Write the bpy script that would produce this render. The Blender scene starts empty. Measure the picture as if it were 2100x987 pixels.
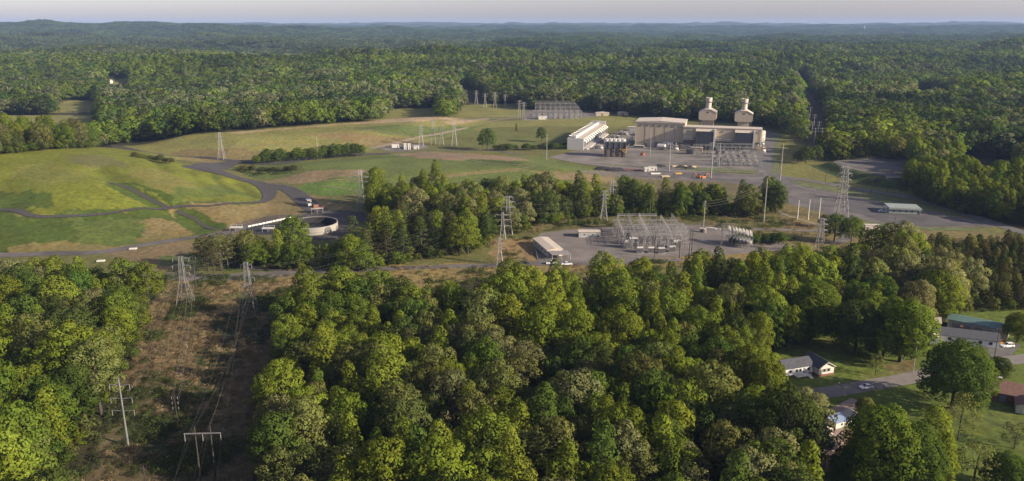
import bpy, math, random
import numpy as np
from mathutils import Vector, Matrix
R = math.radians
rnd = random.Random(7)
rng = np.random.default_rng(11)
sc = bpy.context.scene
col = sc.collection

# ------------------------------------------------------------------ camera
CAM_Z = 120.0
FPX = 1600.0                                   # focal length in pixels of the 2100 px wide photograph
PITCH = math.atan(445.0 / FPX)
cd = bpy.data.cameras.new("camera"); cam = bpy.data.objects.new("camera", cd); col.objects.link(cam)
cam.location = (0, 0, CAM_Z); cam.rotation_euler = (math.pi / 2 - PITCH, 0, 0)
cd.sensor_width = 36; cd.lens = 36 * FPX / 2100; cd.clip_start = 1; cd.clip_end = 120000
sc.camera = cam

# ------------------------------------------------------------------ sky, sun, exposure
SUN_EL, SUN_AZ = R(22), R(112)                  # azimuth clockwise from +Y
w = bpy.data.worlds.new("World"); sc.world = w; w.use_nodes = True
nt = w.node_tree; nt.nodes.clear()
sky = nt.nodes.new("ShaderNodeTexSky"); sky.sky_type = 'NISHITA'; sky.sun_disc = False
sky.sun_elevation = SUN_EL; sky.sun_rotation = SUN_AZ
sky.air_density = 1.0; sky.dust_density = 1.0; sky.ozone_density = 2.0; sky.altitude = 120
hs = nt.nodes.new("ShaderNodeHueSaturation"); hs.inputs["Saturation"].default_value = 0.6
bg = nt.nodes.new("ShaderNodeBackground"); bg.inputs[1].default_value = 0.07
wo = nt.nodes.new("ShaderNodeOutputWorld")
nt.links.new(sky.outputs[0], hs.inputs["Color"]); wm = nt.nodes.new('ShaderNodeMix'); wm.data_type = 'RGBA'; wm.blend_type = 'MULTIPLY'; wm.inputs[0].default_value = 1; wm.inputs[7].default_value = (1.04, .97, 1.10, 1)
nt.links.new(hs.outputs[0], wm.inputs[6]); nt.links.new(wm.outputs[2], bg.inputs[0]); nt.links.new(bg.outputs[0], wo.inputs[0])
ld = bpy.data.lights.new("sun", 'SUN'); ld.energy = 5.0; ld.angle = R(0.55); ld.color = (1.0, 0.86, 0.66)
sun = bpy.data.objects.new("sun", ld); col.objects.link(sun)
SUN = Vector((math.sin(SUN_AZ) * math.cos(SUN_EL), math.cos(SUN_AZ) * math.cos(SUN_EL), math.sin(SUN_EL)))
sun.rotation_euler = SUN.to_track_quat('Z', 'Y').to_euler()
sc.view_settings.view_transform = 'Standard'; sc.view_settings.look = 'None'
sc.view_settings.exposure = 1.1; sc.view_settings.gamma = 1.0; sc.view_settings.use_curve_mapping = False
sc.cycles.max_bounces = 5; sc.cycles.diffuse_bounces = 2; sc.cycles.glossy_bounces = 2
sc.cycles.transmission_bounces = 3; sc.cycles.volume_bounces = 0; sc.cycles.transparent_max_bounces = 4
sc.cycles.use_denoising = True
sc.cycles.caustics_reflective = False; sc.cycles.caustics_refractive = False

# ------------------------------------------------------------------ noise and polygons
def vnoise(x, y, seed=0):
    xi = np.floor(x); yi = np.floor(y); fx = x - xi; fy = y - yi
    fx = fx * fx * (3 - 2 * fx); fy = fy * fy * (3 - 2 * fy)
    def h(a, b):
        n = (a.astype(np.int64) * 374761393 + b.astype(np.int64) * 668265263 + seed * 1442695041) & 0xffffffff
        n = ((n ^ (n >> 13)) * 1274126177) & 0xffffffff
        return ((n ^ (n >> 16)) & 0xffff) / 65535.0
    a, b, c, d = h(xi, yi), h(xi + 1, yi), h(xi, yi + 1), h(xi + 1, yi + 1)
    return (a * (1 - fx) + b * fx) * (1 - fy) + (c * (1 - fx) + d * fx) * fy
def fbm(x, y, seed=0, o=4):
    s = 0; a = .5
    for i in range(o):
        s = s + a * (vnoise(x, y, seed + i) - .5); x = x * 2.03 + 17.1; y = y * 2.03 + 5.3; a *= .5
    return s * 2
def sstep(a, b, v):
    t = np.clip((v - a) / (b - a), 0, 1); return t * t * (3 - 2 * t)
def inpoly(poly, x, y):
    r = np.zeros(x.shape, bool); n = len(poly)
    x0, y0 = min(p[0] for p in poly), min(p[1] for p in poly); x1, y1 = max(p[0] for p in poly), max(p[1] for p in poly)
    m = (x >= x0) & (x <= x1) & (y >= y0) & (y <= y1)
    if not m.any(): return r
    xx, yy = x[m], y[m]; q = np.zeros(xx.shape, bool)
    for i in range(n):
        ax, ay = poly[i][:2]; bx, by = poly[(i + 1) % n][:2]
        if ay == by: continue
        c = ((ay > yy) != (by > yy)) & (xx < (bx - ax) * (yy - ay) / (by - ay) + ax); q ^= c
    r[m] = q; return r
def pdist(poly, x, y, closed=True):
    d = np.full(x.shape, 1e9); n = len(poly)
    for i in range(n if closed else n - 1):
        ax, ay = poly[i][:2]; bx, by = poly[(i + 1) % n][:2]; ex, ey = bx - ax, by - ay
        t = np.clip(((x - ax) * ex + (y - ay) * ey) / (ex * ex + ey * ey + 1e-9), 0, 1)
        d = np.minimum(d, (x - ax - t * ex) ** 2 + (y - ay - t * ey) ** 2)
    return np.sqrt(d)

CP, SP = math.cos(PITCH), math.sin(PITCH)
def ray(px, py):
    a = (px - 1050) / FPX; b = -(py - 493.5) / FPX
    return Vector((a, CP + b * SP, -SP + b * CP))
def P(px, py, z=0.0):                            # point of the plane at height z seen at a photo pixel
    r = ray(px, py); t = (z - CAM_Z) / r.z
    return (r.x * t, r.y * t)
def px_of(x, y, z=0.0):
    dz = z - CAM_Z; dep = y * CP - dz * SP; up = y * SP + dz * CP
    return 1050 + FPX * x / dep, 493.5 - FPX * up / dep
def ztop(x, y, py):
    r = ray(1050, py); return CAM_Z + y * r.z / r.y

# ------------------------------------------------------------------ terrain heights
M1 = [(-750, 392), (-280, 400), (-188, 441), (-160, 470), (-158, 505), (-178, 560), (-215, 640), (-290, 720), (-385, 775), (-480, 800), (-750, 790)]
M2 = [P(470, 350), P(600, 333), P(740, 322), P(900, 312), P(1120, 322), P(1260, 352), P(1280, 378), P(1000, 392), P(760, 392), P(640, 400), P(560, 380)]
M3 = [P(260, 306), P(440, 330), P(760, 306), P(900, 290), P(990, 262), P(1000, 246), P(900, 243), P(700, 250), P(500, 262), P(300, 283)]
DITCH = [(-297, 550), (-281, 532), (-253, 504), (-217, 479), (-195, 467), (-172, 449)]
SWALE = [(-430, 540), (-345, 497), (-312, 470)]
PADP = [P(1668, 340), P(1690, 334), P(1760, 328), P(1905, 324), P(1905, 372), P(1850, 392), P(1800, 384), P(1740, 368), P(1700, 355)]
GULLY = [[(-306, 652), (-261, 573)], [(-256, 606), (-226, 556)], [(-237, 603), (-204, 547)], [(-213, 588), (-184, 541)]]
HILLS = [(-950, 1880, 620, 260, 24), (-250, 1950, 420, 240, 20), (900, 2050, 500, 160, 24), (250, 1560, 260, 110, 14), (1500, 3300, 900, 220, 34), (-300, 3300, 900, 200, 22), (-3600, 6400, 3000, 900, 86), (1150, 1540, 320, 230, 22), (640, 1230, 240, 110, 7),
         (350, 2700, 900, 260, 20), (1900, 2500, 700, 300, 26), (-1900, 4200, 1300, 350, 28), (700, 3900, 1500, 350, 30), (3000, 4700, 1500, 500, 40), (-200, 1330, 260, 110, 8)]
DIPS = [(P(1757, 346)[0], P(1757, 346)[1], 0)]
def H(x, y):
    x = np.asarray(x, float); y = np.asarray(y, float)
    r = np.hypot(x, y)
    z = np.zeros(x.shape)
    f = sstep(1080, 2100, r)
    for cx, cy, sx, sy, h in HILLS: z = z + h * np.exp(-((x - cx) / sx) ** 2 - ((y - cy) / sy) ** 2)
    z = z * sstep(1020, 1250, r)
    z = z + f * (30 * fbm(x / 620, y / 430, 3, 3) + 44 * fbm(x / 330, y / 190, 15, 2)) + sstep(2500, 6000, r) * 34 * fbm(x / 1900, y / 900, 9, 3)
    z = z + 104 * sstep(5200, 14500, r)
    k = inpoly([(-760, 380), (-140, 380), (-140, 820), (-760, 820)], x, y)
    if k.any():
        xx, yy = x[k], y[k]
        d = pdist(M1, xx, yy) * inpoly(M1, xx, yy)
        hh = 30 * (1 - np.exp(-(d / 108) ** 1.4 * 1.25)) * (1 - .0 * d)
        bench = sstep(28, 40, d) * (1 - sstep(40, 58, d))
        dd = np.minimum(pdist(DITCH, xx, yy, False), 30)
        hh = hh - 3.6 * np.exp(-(dd / 9) ** 2) * sstep(0, 20, d)
        d2 = np.minimum(pdist(SWALE, xx, yy, False), 60); hh = hh - 2.6 * np.exp(-(d2 / 16) ** 2) * sstep(0, 30, d) + 1.6 * (fbm(xx / 55 + 3, yy / 38, 45, 2)) * sstep(10, 60, d)
        for gl in GULLY: hh = hh - 1.7 * np.exp(-(pdist(gl, xx, yy, False) / 5) ** 2)
        hh = hh * sstep(-4, 10, d) - 1.1 * bench
        z[k] += hh * (1 - .09 * sstep(-380, -560, xx)) + .8 * fbm(xx / 60, yy / 60, 5, 2) * np.clip(d / 30, 0, 1)
    for poly, hgt, wd in ((M2, 6, 60), (M3, 10, 70)):
        m = inpoly(poly, x, y)
        if m.any():
            xx, yy = x[m], y[m]; z[m] += hgt * sstep(0, wd, pdist(poly, xx, yy)) + .3 * fbm(xx / 30, yy / 30, 8, 2)
    m = inpoly(PADP, x, y)
    if m.any(): z[m] += 4.2 * sstep(0, 15, pdist(PADP, x[m], y[m]))
    # the clearing of the power line is a little hummocky
    c = sstep(240, 200, y) * 0
    b = (y < 372) & (x < -60) & (x > -210)
    if b.any(): z[b] += 1.2 * fbm(x[b] / 22, y[b] / 22, 21, 3) * sstep(372, 355, y[b])
    return z
_T = np.concatenate([np.linspace(90, 1300, 600), np.geomspace(1302, 16000, 900)])
def G(px, py):                                  # the point of the terrain seen at a photo pixel
    r = ray(px, py); k = 1.0 / r.y
    x = r.x * k * _T; y = _T; z = CAM_Z + r.z * k * _T
    s = z - H(x, y); i = int(np.argmax(s < 0))
    if s[i] >= 0: return P(px, py) if r.z < 0 else (x[-1], y[-1])
    if i == 0: return (x[0], y[0])
    t = s[i - 1] / (s[i - 1] - s[i]); Y = y[i - 1] + t * (y[i] - y[i - 1])
    return (r.x * k * Y, Y)
def h1(x, y): return float(H(np.array([x]), np.array([y]))[0])
def GW(pts): return [G(*p) for p in pts]

# ------------------------------------------------------------------ tagging and mesh building
def tag(o, label=None, cat=None, group=None, kind=None):
    if label: o['label'] = label
    if cat: o['category'] = cat
    if group: o['group'] = group
    if kind: o['kind'] = kind
    return o
def empty(name, loc, rz=0, label=None, cat=None, group=None):
    o = bpy.data.objects.new(name, None); o.location = loc; o.rotation_euler = (0, 0, rz); o.empty_display_size = .5
    col.objects.link(o); return tag(o, label, cat, group)
def copy_tree(o, loc=None, rz=None, label=None, group=None, parent=None, color=None):
    c = o.copy(); col.objects.link(c)
    if parent: c.parent = parent
    if loc is not None: c.location = loc
    if rz is not None: c.rotation_euler = (0, 0, rz)
    if label: c['label'] = label
    if group: c['group'] = group
    for ch in o.children: copy_tree(ch, parent=c)
    return c
class MB:
    def __init__(s): s.v = []; s.f = []
    def add(s, vs, fs):
        b = len(s.v); s.v += [tuple(v) for v in vs]; s.f += [tuple(i + b for i in f) for f in fs]; return s
    def box(s, c, d, rz=0.0, rx=0.0):
        hx, hy, hz = d[0] / 2, d[1] / 2, d[2] / 2
        M = Matrix.Translation(c) @ Matrix.Rotation(rz, 4, 'Z') @ Matrix.Rotation(rx, 4, 'X')
        vs = [M @ Vector((x, y, z)) for x in (-hx, hx) for y in (-hy, hy) for z in (-hz, hz)]
        return s.add(vs, [(0, 1, 3, 2), (4, 6, 7, 5), (0, 4, 5, 1), (2, 3, 7, 6), (0, 2, 6, 4), (1, 5, 7, 3)])
    def bx(s, x0, x1, y0, y1, z0, z1): return s.box(((x0 + x1) / 2, (y0 + y1) / 2, (z0 + z1) / 2), (x1 - x0, y1 - y0, z1 - z0))
    def bar(s, a, b, r=.1, n=4, r2=None):
        a = Vector(a); b = Vector(b); d = b - a
        if d.length < 1e-6: return s
        q = d.to_track_quat('Z', 'Y'); r2 = r if r2 is None else r2
        vs = [];
        for p, rr in ((a, r), (b, r2)):
            for i in range(n):
                t = 2 * math.pi * (i + .5) / n; vs.append(p + q @ Vector((rr * math.cos(t), rr * math.sin(t), 0)))
        fs = [(i, (i + 1) % n, n + (i + 1) % n, n + i) for i in range(n)] + [tuple(range(n - 1, -1, -1)), tuple(range(n, 2 * n))]
        return s.add(vs, fs)
    def lathe(s, prof, n=24, c=(0, 0, 0), caps=True):
        vs = [(c[0] + r * math.cos(2 * math.pi * i / n), c[1] + r * math.sin(2 * math.pi * i / n), c[2] + z) for r, z in prof for i in range(n)]
        fs = [(k * n + i, k * n + (i + 1) % n, (k + 1) * n + (i + 1) % n, (k + 1) * n + i) for k in range(len(prof) - 1) for i in range(n)]
        if caps: fs += [tuple(range(n - 1, -1, -1)), tuple((len(prof) - 1) * n + i for i in range(n))]
        return s.add(vs, fs)
    def prism(s, poly, y0, y1, axis='y'):        # poly in (x,z) extruded along y, or (y,z) along x
        n = len(poly); vs = []
        for t in (y0, y1):
            for a, b in poly: vs.append((a, t, b) if axis == 'y' else ((t, a, b) if axis == 'x' else (a, b, t)))
        fs = [(i, (i + 1) % n, n + (i + 1) % n, n + i) for i in range(n)] + [tuple(range(n - 1, -1, -1)), tuple(range(n, 2 * n))]
        return s.add(vs, fs)
    def build(s, name, m, parent=None, smooth=False, loc=None):
        me = bpy.data.meshes.new(name); me.from_pydata(s.v, [], s.f); me.update()
        import bmesh
        bm = bmesh.new(); bm.from_mesh(me); bmesh.ops.recalc_face_normals(bm, faces=bm.faces); bm.to_mesh(me); bm.free()
        me.materials.append(m)
        if smooth: me.shade_smooth()
        o = bpy.data.objects.new(name, me); col.objects.link(o)
        if parent: o.parent = parent
        if loc is not None: o.location = loc
        return o

# ------------------------------------------------------------------ materials
def mat(name, c, rough=.8, metal=0.0, var=.12, scale=.6, bump=0.0, streak=None):
    m = bpy.data.materials.new(name); m.use_nodes = True; n = m.node_tree; b = n.nodes["Principled BSDF"]
    b.inputs["Roughness"].default_value = rough; b.inputs["Metallic"].default_value = metal
    tc = n.nodes.new("ShaderNodeTexCoord"); no = n.nodes.new("ShaderNodeTexNoise"); no.inputs["Scale"].default_value = scale; no.inputs["Detail"].default_value = 6
    if streak:
        mp = n.nodes.new("ShaderNodeMapping"); mp.inputs["Scale"].default_value = streak
        n.links.new(tc.outputs["Object"], mp.inputs[0]); n.links.new(mp.outputs[0], no.inputs[0])
    else: n.links.new(tc.outputs["Object"], no.inputs[0])
    rp = n.nodes.new("ShaderNodeValToRGB"); rp.color_ramp.elements[0].position = .3; rp.color_ramp.elements[1].position = .7
    rp.color_ramp.elements[0].color = (*[x * (1 - var * 1.6) for x in c], 1); rp.color_ramp.elements[1].color = (*[min(1, x * (1 + var)) for x in c], 1)
    n.links.new(no.outputs[0], rp.inputs[0]); n.links.new(rp.outputs[0], b.inputs["Base Color"])
    if bump:
        bp = n.nodes.new("ShaderNodeBump"); bp.inputs["Strength"].default_value = 1; bp.inputs["Distance"].default_value = bump
        n.links.new(no.outputs[0], bp.inputs["Height"]); n.links.new(bp.outputs[0], b.inputs["Normal"])
    return m
# ------------------------------------------------------------------ ground sheet
GRASS = (.106, .128, .018); GRASS_SHADE = (.046, .072, .013); OLIVE = (.098, .105, .036); DRY = (.14, .118, .055); TAN = (.25, .205, .135)  # mound greens: real grass tones, spread further apart to paint in slope shading
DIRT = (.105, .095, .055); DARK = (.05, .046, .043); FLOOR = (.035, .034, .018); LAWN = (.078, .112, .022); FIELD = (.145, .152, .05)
BRUSH = (.105, .082, .045); BRUSHG = (.035, .045, .018); ROADC = (.17, .155, .14); FAR = (.035, .052, .024)
ZONES = [  # (outline in photo pixels, colour, edge waver in metres)
 ([(-100, 300), (0, 300), (110, 296), (215, 288), (200, 236), (0, 236), (-100, 238)], FIELD, 4),
 ([(100, 232), (210, 230), (200, 205), (120, 207)], FIELD, 3), ([(212, 184), (268, 184), (262, 162), (216, 164)], FIELD, 3),
 ([(760, 250), (910, 246), (900, 221), (790, 224)], FIELD, 3), ([(890, 250), (1090, 236), (1080, 212), (940, 216), (900, 225)], FIELD, 3),
 ([(1180, 242), (1600, 262), (1600, 240), (1400, 226), (1240, 226)], FIELD, 3),
 # the whole of the open land
 ([(-300, 330), (0, 316), (240, 300), (460, 272), (700, 250), (1000, 240), (1400, 240), (1600, 262), (1700, 300), (1880, 330), (1870, 390), (2060, 470), (2300, 480), (2300, 520), (1800, 520), (1500, 560), (800, 580), (330, 590), (-300, 560)], OLIVE, 3),
 ([(-300, 330), (0, 316), (240, 303), (380, 335), (500, 372), (545, 385), (540, 415), (330, 432), (100, 448), (0, 430), (-300, 420)], GRASS, 3),
 ([(-300, 420), (0, 433), (100, 448), (330, 432), (540, 418), (600, 430), (520, 462), (400, 487), (200, 517), (0, 522), (-300, 524)], GRASS_SHADE, 7),  # lower slope: darker grass, deepened further with painted shading
 ([(330, 434), (540, 420), (560, 400), (600, 395), (640, 435), (560, 455), (480, 468), (420, 440)], DRY, 7),
 ([(360, 430), (400, 428), (450, 465), (410, 468)], GRASS_SHADE, 4),
 ([(285, 455), (325, 446), (400, 478), (330, 492), (300, 475)], DRY, 5),
 ([(0, 392), (85, 394), (110, 436), (0, 425), (-200, 410), (-200, 390)], GRASS_SHADE, 9),  # slope turned away, its shade put into the grass colour
 ([(215, 378), (235, 372), (340, 428), (310, 430)], GRASS_SHADE, 3), ([(240, 374), (262, 374), (390, 430), (352, 428)], GRASS_SHADE, 3),
 ([(355, 432), (392, 430), (450, 468), (430, 470)], GRASS_SHADE, 3),
 ([(120, 320), (200, 315), (270, 340), (170, 345)], OLIVE, 8), ([(260, 350), (330, 345), (420, 385), (330, 405)], (.125, .13, .035), 7), ([(330, 405), (450, 380), (520, 400), (360, 425)], (.08, .11, .024), 8), ([(20, 340), (110, 335), (180, 370), (60, 385)], (.12, .135, .03), 9),
 ([(0, 505), (200, 500), (390, 470), (400, 485), (200, 517), (0, 522)], (.13, .115, .045), 6),
 ([(140, 450), (300, 445), (300, 500), (150, 500)], (.07, .10, .024), 9),
 # back field
 ([(250, 300), (500, 268), (1000, 242), (1000, 262), (880, 290), (740, 312), (500, 328), (330, 325)], FIELD, 3),
 ([(460, 273), (700, 254), (1000, 242), (1000, 246), (860, 250), (700, 256), (480, 275)], TAN, 1),
 ([(700, 262), (860, 260), (1000, 256), (960, 272), (880, 284), (790, 275)], (.085, .115, .035), 5),
 ([(620, 275), (740, 272), (880, 290), (800, 300), (700, 292)], (.15, .125, .06), 6),
 ([(900, 250), (960, 248), (980, 251), (930, 256)], TAN, 1),
 ([(350, 310), (450, 305), (560, 315), (500, 330), (380, 330)], (.14, .12, .055), 6),
 ([(1000, 262), (1130, 258), (1300, 262), (1300, 240), (1100, 243), (1000, 250)], FIELD, 4),
 ([(970, 300), (1160, 300), (1180, 275), (1000, 262), (900, 290)], (.095, .11, .034), 5),
 # middle mound
 ([(490, 345), (700, 325), (850, 312), (1100, 322), (1280, 358), (1270, 376), (740, 380), (560, 375), (490, 355)], (.085, .115, .032), 3),
 ([(810, 316), (900, 311), (1060, 322), (1080, 330), (1000, 333), (860, 324)], (.17, .135, .09), 5),
 ([(530, 372), (640, 352), (770, 350), (740, 360), (640, 372), (560, 378)], (.165, .135, .078), 5),
 ([(560, 384), (640, 398), (740, 425), (790, 440), (760, 445), (660, 440), (610, 410)], DRY, 6),
 ([(640, 372), (745, 378), (745, 398), (650, 402), (600, 385)], (.07, .12, .025), 4),
 ([(870, 362), (1060, 345), (1100, 350), (900, 366)], (.14, .13, .05), 3),
 ([(1090, 352), (1260, 360), (1280, 378), (1150, 368)], (.16, .13, .07), 4),
 ([(960, 325), (1080, 333), (1060, 342), (950, 330)], (.055, .085, .022), 3),
 ([(1270, 376), (1290, 357), (1560, 378), (1600, 395), (1300, 400)], DIRT, 4),
 # the ground of the big yard, verges
 ([(1180, 350), (1280, 345), (1600, 360), (1600, 375), (1400, 372)], (.13, .12, .10), 3),
 ([(1390, 340), (1560, 348), (1555, 357), (1400, 348)], (.12, .13, .04), 2),
 ([(1580, 290), (1690, 300), (1690, 320), (1860, 326), (1860, 400), (1590, 360)], (.125, .13, .04), 3),
 ([(1600, 395), (1700, 440), (1760, 455), (1860, 465), (2300, 500), (2300, 530), (1600, 530), (1450, 470)], (.13, .115, .05), 6),
 ([(1600, 450), (1640, 455), (1700, 470), (1600, 470)], BRUSH, 4),
 ([(1650, 336), (1700, 334), (1870, 370), (1860, 394), (1740, 374)], (.04, .06, .018), 1),  # bank facing away from the sun: dark grass with its shade painted in
 # bottom of the middle
 ([(1010, 490), (1090, 487), (1100, 535), (1010, 530)], (.19, .145, .075), 3),
 ([(790, 545), (1060, 535), (1560, 515), (1560, 530), (1100, 560), (800, 600)], (.17, .14, .06), 4),
 ([(400, 487), (600, 480), (700, 470), (760, 445), (560, 440), (480, 465)], (.09, .08, .065), 3),
 ([(200, 520), (400, 490), (420, 520), (330, 560), (300, 545)], (.13, .105, .06), 5),
 ([(330, 525), (420, 520), (600, 545), (560, 560), (330, 545)], (.06, .085, .024), 5),
 ([(1000, 395), (1240, 400), (1600, 400), (1600, 470), (1080, 480)], (.09, .09, .036), 6),
 # power line clearing
 ([(325, 565), (640, 565), (620, 590), (560, 610), (545, 640), (320, 650)], (.165, .135, .066), 7),
 ([(300, 640), (560, 640), (545, 760), (250, 780)], BRUSH, 7), ([(250, 780), (545, 760), (520, 1100), (100, 1100)], (.085, .072, .04), 7),
 ([(340, 575), (440, 590), (400, 612), (330, 600)], (.09, .085, .035), 6), ([(460, 600), (560, 590), (545, 625), (470, 625)], (.08, .085, .032), 6),
 ([(380, 720), (470, 690), (500, 800), (420, 800)], BRUSHG, 6), ([(440, 650), (540, 640), (540, 700), (460, 700)], BRUSHG, 6), ([(330, 650), (420, 660), (400, 720), (300, 740)], (.10, .078, .042), 6),
 ([(440, 800), (530, 770), (525, 850), (420, 860)], (.095, .075, .04), 6), ([(260, 860), (330, 830), (420, 880), (300, 940)], BRUSHG, 6),
 # houses
 ([(1648, 302), (1640, 240), (1634, 190), (1632, 160), (1646, 158), (1668, 190), (1692, 240), (1708, 302)], (.075, .062, .045), 2),
 ([(1590, 670), (1900, 690), (2000, 600), (2300, 600), (2300, 1100), (1640, 1100), (1590, 800)], LAWN, 3),
 ([(1600, 690), (1720, 694), (1740, 730), (1600, 725)], (.085, .105, .026), 3), ([(1700, 790), (1870, 745), (1880, 765), (1700, 797)], (.09, .11, .03), 2),
 ([(1810, 745), (1880, 735), (1880, 765), (1820, 768)], (.11, .095, .04), 4),
 ([(1655, 900), (1760, 880), (1760, 960), (1640, 985)], (.16, .115, .07), 3), ([(1980, 850), (2100, 855), (2100, 880), (1980, 880)], (.085, .115, .03), 3),
]
NTH, NR = 620, 860
rr = np.concatenate([np.linspace(2, 140, 12), np.geomspace(145, 2000, 560), np.geomspace(2012, 17000, NR - 572)])
th = np.linspace(R(-52), R(52), NTH)
RR, TH = np.meshgrid(rr, th, indexing='ij')
X = (RR * np.sin(TH)).ravel(); Y = (RR * np.cos(TH)).ravel(); Z = H(X, Y)
C = np.empty((X.size, 3)); rad = np.hypot(X, Y)
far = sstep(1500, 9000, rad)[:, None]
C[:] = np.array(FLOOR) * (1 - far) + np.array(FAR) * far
near = rad < 3200
xn, yn = X[near], Y[near]; cn = C[near]
wx = fbm(xn / 14, yn / 14, 31, 3); wy = fbm(xn / 14 + 50, yn / 14 - 30, 37, 3)
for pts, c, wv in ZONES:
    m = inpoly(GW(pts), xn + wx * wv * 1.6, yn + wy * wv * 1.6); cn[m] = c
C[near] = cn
idx = np.arange(X.size).reshape(rr.size, NTH)
F = np.stack([idx[:-1, :-1], idx[:-1, 1:], idx[1:, 1:], idx[1:, :-1]], -1).reshape(-1, 4)
def np_mesh(name, V, F, m, smooth=True, normals=None, colr=None, mats=None, fmat=None):
    me = bpy.data.meshes.new(name); me.vertices.add(len(V)); me.vertices.foreach_set("co", np.ascontiguousarray(V, dtype=np.float32).ravel())
    k = F.shape[1]; me.loops.add(F.size); me.loops.foreach_set("vertex_index", np.ascontiguousarray(F, dtype=np.int32).ravel())
    me.polygons.add(len(F)); me.polygons.foreach_set("loop_start", np.arange(0, F.size, k, dtype=np.int32))
    me.update(calc_edges=True)
    for q in (mats or [m]): me.materials.append(q)
    if fmat is not None: me.polygons.foreach_set("material_index", fmat.astype(np.int32))
    if smooth: me.shade_smooth()
    if colr is not None:
        a = me.color_attributes.new("tone", 'FLOAT_COLOR', 'POINT'); q = np.ones((len(V), 4), np.float32); q[:, :3] = colr; a.data.foreach_set("color", q.ravel())
    if normals is not None: me.normals_split_custom_set_from_vertices(normals.astype(np.float32))
    me.update(); return me
gm = bpy.data.materials.new("ground_mat"); gm.use_nodes = True; n = gm.node_tree; b = n.nodes["Principled BSDF"]; b.inputs["Roughness"].default_value = .95
b.inputs["Specular IOR Level"].default_value = .15
at = n.nodes.new("ShaderNodeAttribute"); at.attribute_name = "tone"; geo = n.nodes.new("ShaderNodeNewGeometry")
def gnoise(scale, det, lo, hi):
    no = n.nodes.new("ShaderNodeTexNoise"); no.inputs["Scale"].default_value = scale; no.inputs["Detail"].default_value = det; no.inputs["Roughness"].default_value = .65
    n.links.new(geo.outputs["Position"], no.inputs[0]); mr = n.nodes.new("ShaderNodeMapRange"); mr.inputs[1].default_value = .32; mr.inputs[2].default_value = .68
    mr.inputs[3].default_value = lo; mr.inputs[4].default_value = hi; n.links.new(no.outputs[0], mr.inputs[0]); return mr.outputs[0], no
v1, n1 = gnoise(.35, 8, .62, 1.32); v2, n2 = gnoise(.03, 6, .80, 1.2); v3, n3 = gnoise(.09, 5, 0, 1)
mu = n.nodes.new("ShaderNodeMath"); mu.operation = 'MULTIPLY'; n.links.new(v1, mu.inputs[0]); n.links.new(v2, mu.inputs[1])
vm = n.nodes.new("ShaderNodeVectorMath"); vm.operation = 'SCALE'; n.links.new(at.outputs["Color"], vm.inputs[0]); n.links.new(mu.outputs[0], vm.inputs["Scale"])
vt = n.nodes.new("ShaderNodeVectorMath"); vt.operation = 'MULTIPLY'; vt.inputs[1].default_value = (1.2, 1.02, .88); n.links.new(vm.outputs[0], vt.inputs[0])
mx = n.nodes.new("ShaderNodeMix"); mx.data_type = 'RGBA'; n.links.new(v3, mx.inputs[0]); n.links.new(vm.outputs[0], mx.inputs[6]); n.links.new(vt.outputs[0], mx.inputs[7])
n.links.new(mx.outputs[2], b.inputs["Base Color"])
bp = n.nodes.new("ShaderNodeBump"); bp.inputs["Strength"].default_value = .8; bp.inputs["Distance"].default_value = .5; n.links.new(n1.outputs[0], bp.inputs["Height"]); n.links.new(bp.outputs[0], b.inputs["Normal"])
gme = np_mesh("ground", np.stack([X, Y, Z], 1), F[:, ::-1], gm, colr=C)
go = bpy.data.objects.new("ground", gme); col.objects.link(go); tag(go, kind='structure', label='rolling ground of grass, dry brush and forest floor')

# ------------------------------------------------------------------ roads and yards laid on the ground
M_ASPH = mat("asphalt", (.10, .092, .09), .9, var=.25, scale=.25); M_DARKG = mat("dark_gravel", (.042, .037, .038), .95, var=.3, scale=.5)
M_GRAV = mat("gravel", (.135, .118, .105), .95, var=.3, scale=.05); M_GRAVD = mat("grey_gravel", (.098, .086, .084), .95, var=.35, scale=.07); M_PATH = mat("dirt_track", (.21, .165, .115), .95, var=.2, scale=.3)
M_PAD = mat("pad_gravel", (.135, .115, .107), .95, var=.22, scale=.09); M_LANE = mat("lane_asphalt", (.155, .138, .130), .9, var=.12, scale=.4)
def ribbon(name, pts, width, m, lift=.12, label=None, pix=True):
    W = [Vector((*G(p[0], p[1]), 0)) if pix else Vector((p[0], p[1], 0)) for p in pts]; wd = [p[2] if len(p) > 2 else width for p in pts]
    Q = []; QW = []
    for i in range(len(W) - 1):
        p0, p1, p2, p3 = W[max(i - 1, 0)], W[i], W[i + 1], W[min(i + 2, len(W) - 1)]
        k = max(2, int((p2 - p1).length / 5))
        for j in range(k):
            t = j / k; Q.append(.5 * ((2 * p1) + (p2 - p0) * t + (2 * p0 - 5 * p1 + 4 * p2 - p3) * t * t + (3 * p1 - p0 - 3 * p2 + p3) * t ** 3)); QW.append(wd[i] * (1 - t) + wd[i + 1] * t)
    Q.append(W[-1]); QW.append(wd[-1]); V = []
    for i, q in enumerate(Q):
        t = (Q[min(i + 1, len(Q) - 1)] - Q[max(i - 1, 0)]).normalized(); nn = Vector((-t.y, t.x, 0))
        for s in np.linspace(-.5, .5, 7): V.append(q + nn * s * QW[i])
    V = np.array([[v.x, v.y, 0] for v in V]); V[:, 2] = H(V[:, 0], V[:, 1]) + lift
    Fq = np.array([[i * 7 + j, i * 7 + j + 1, (i + 1) * 7 + j + 1, (i + 1) * 7 + j] for i in range(len(Q) - 1) for j in range(6)])
    o = bpy.data.objects.new(name, np_mesh(name, V, Fq[:, ::-1], m)); col.objects.link(o); tag(o, label, kind='structure'); return o
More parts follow.
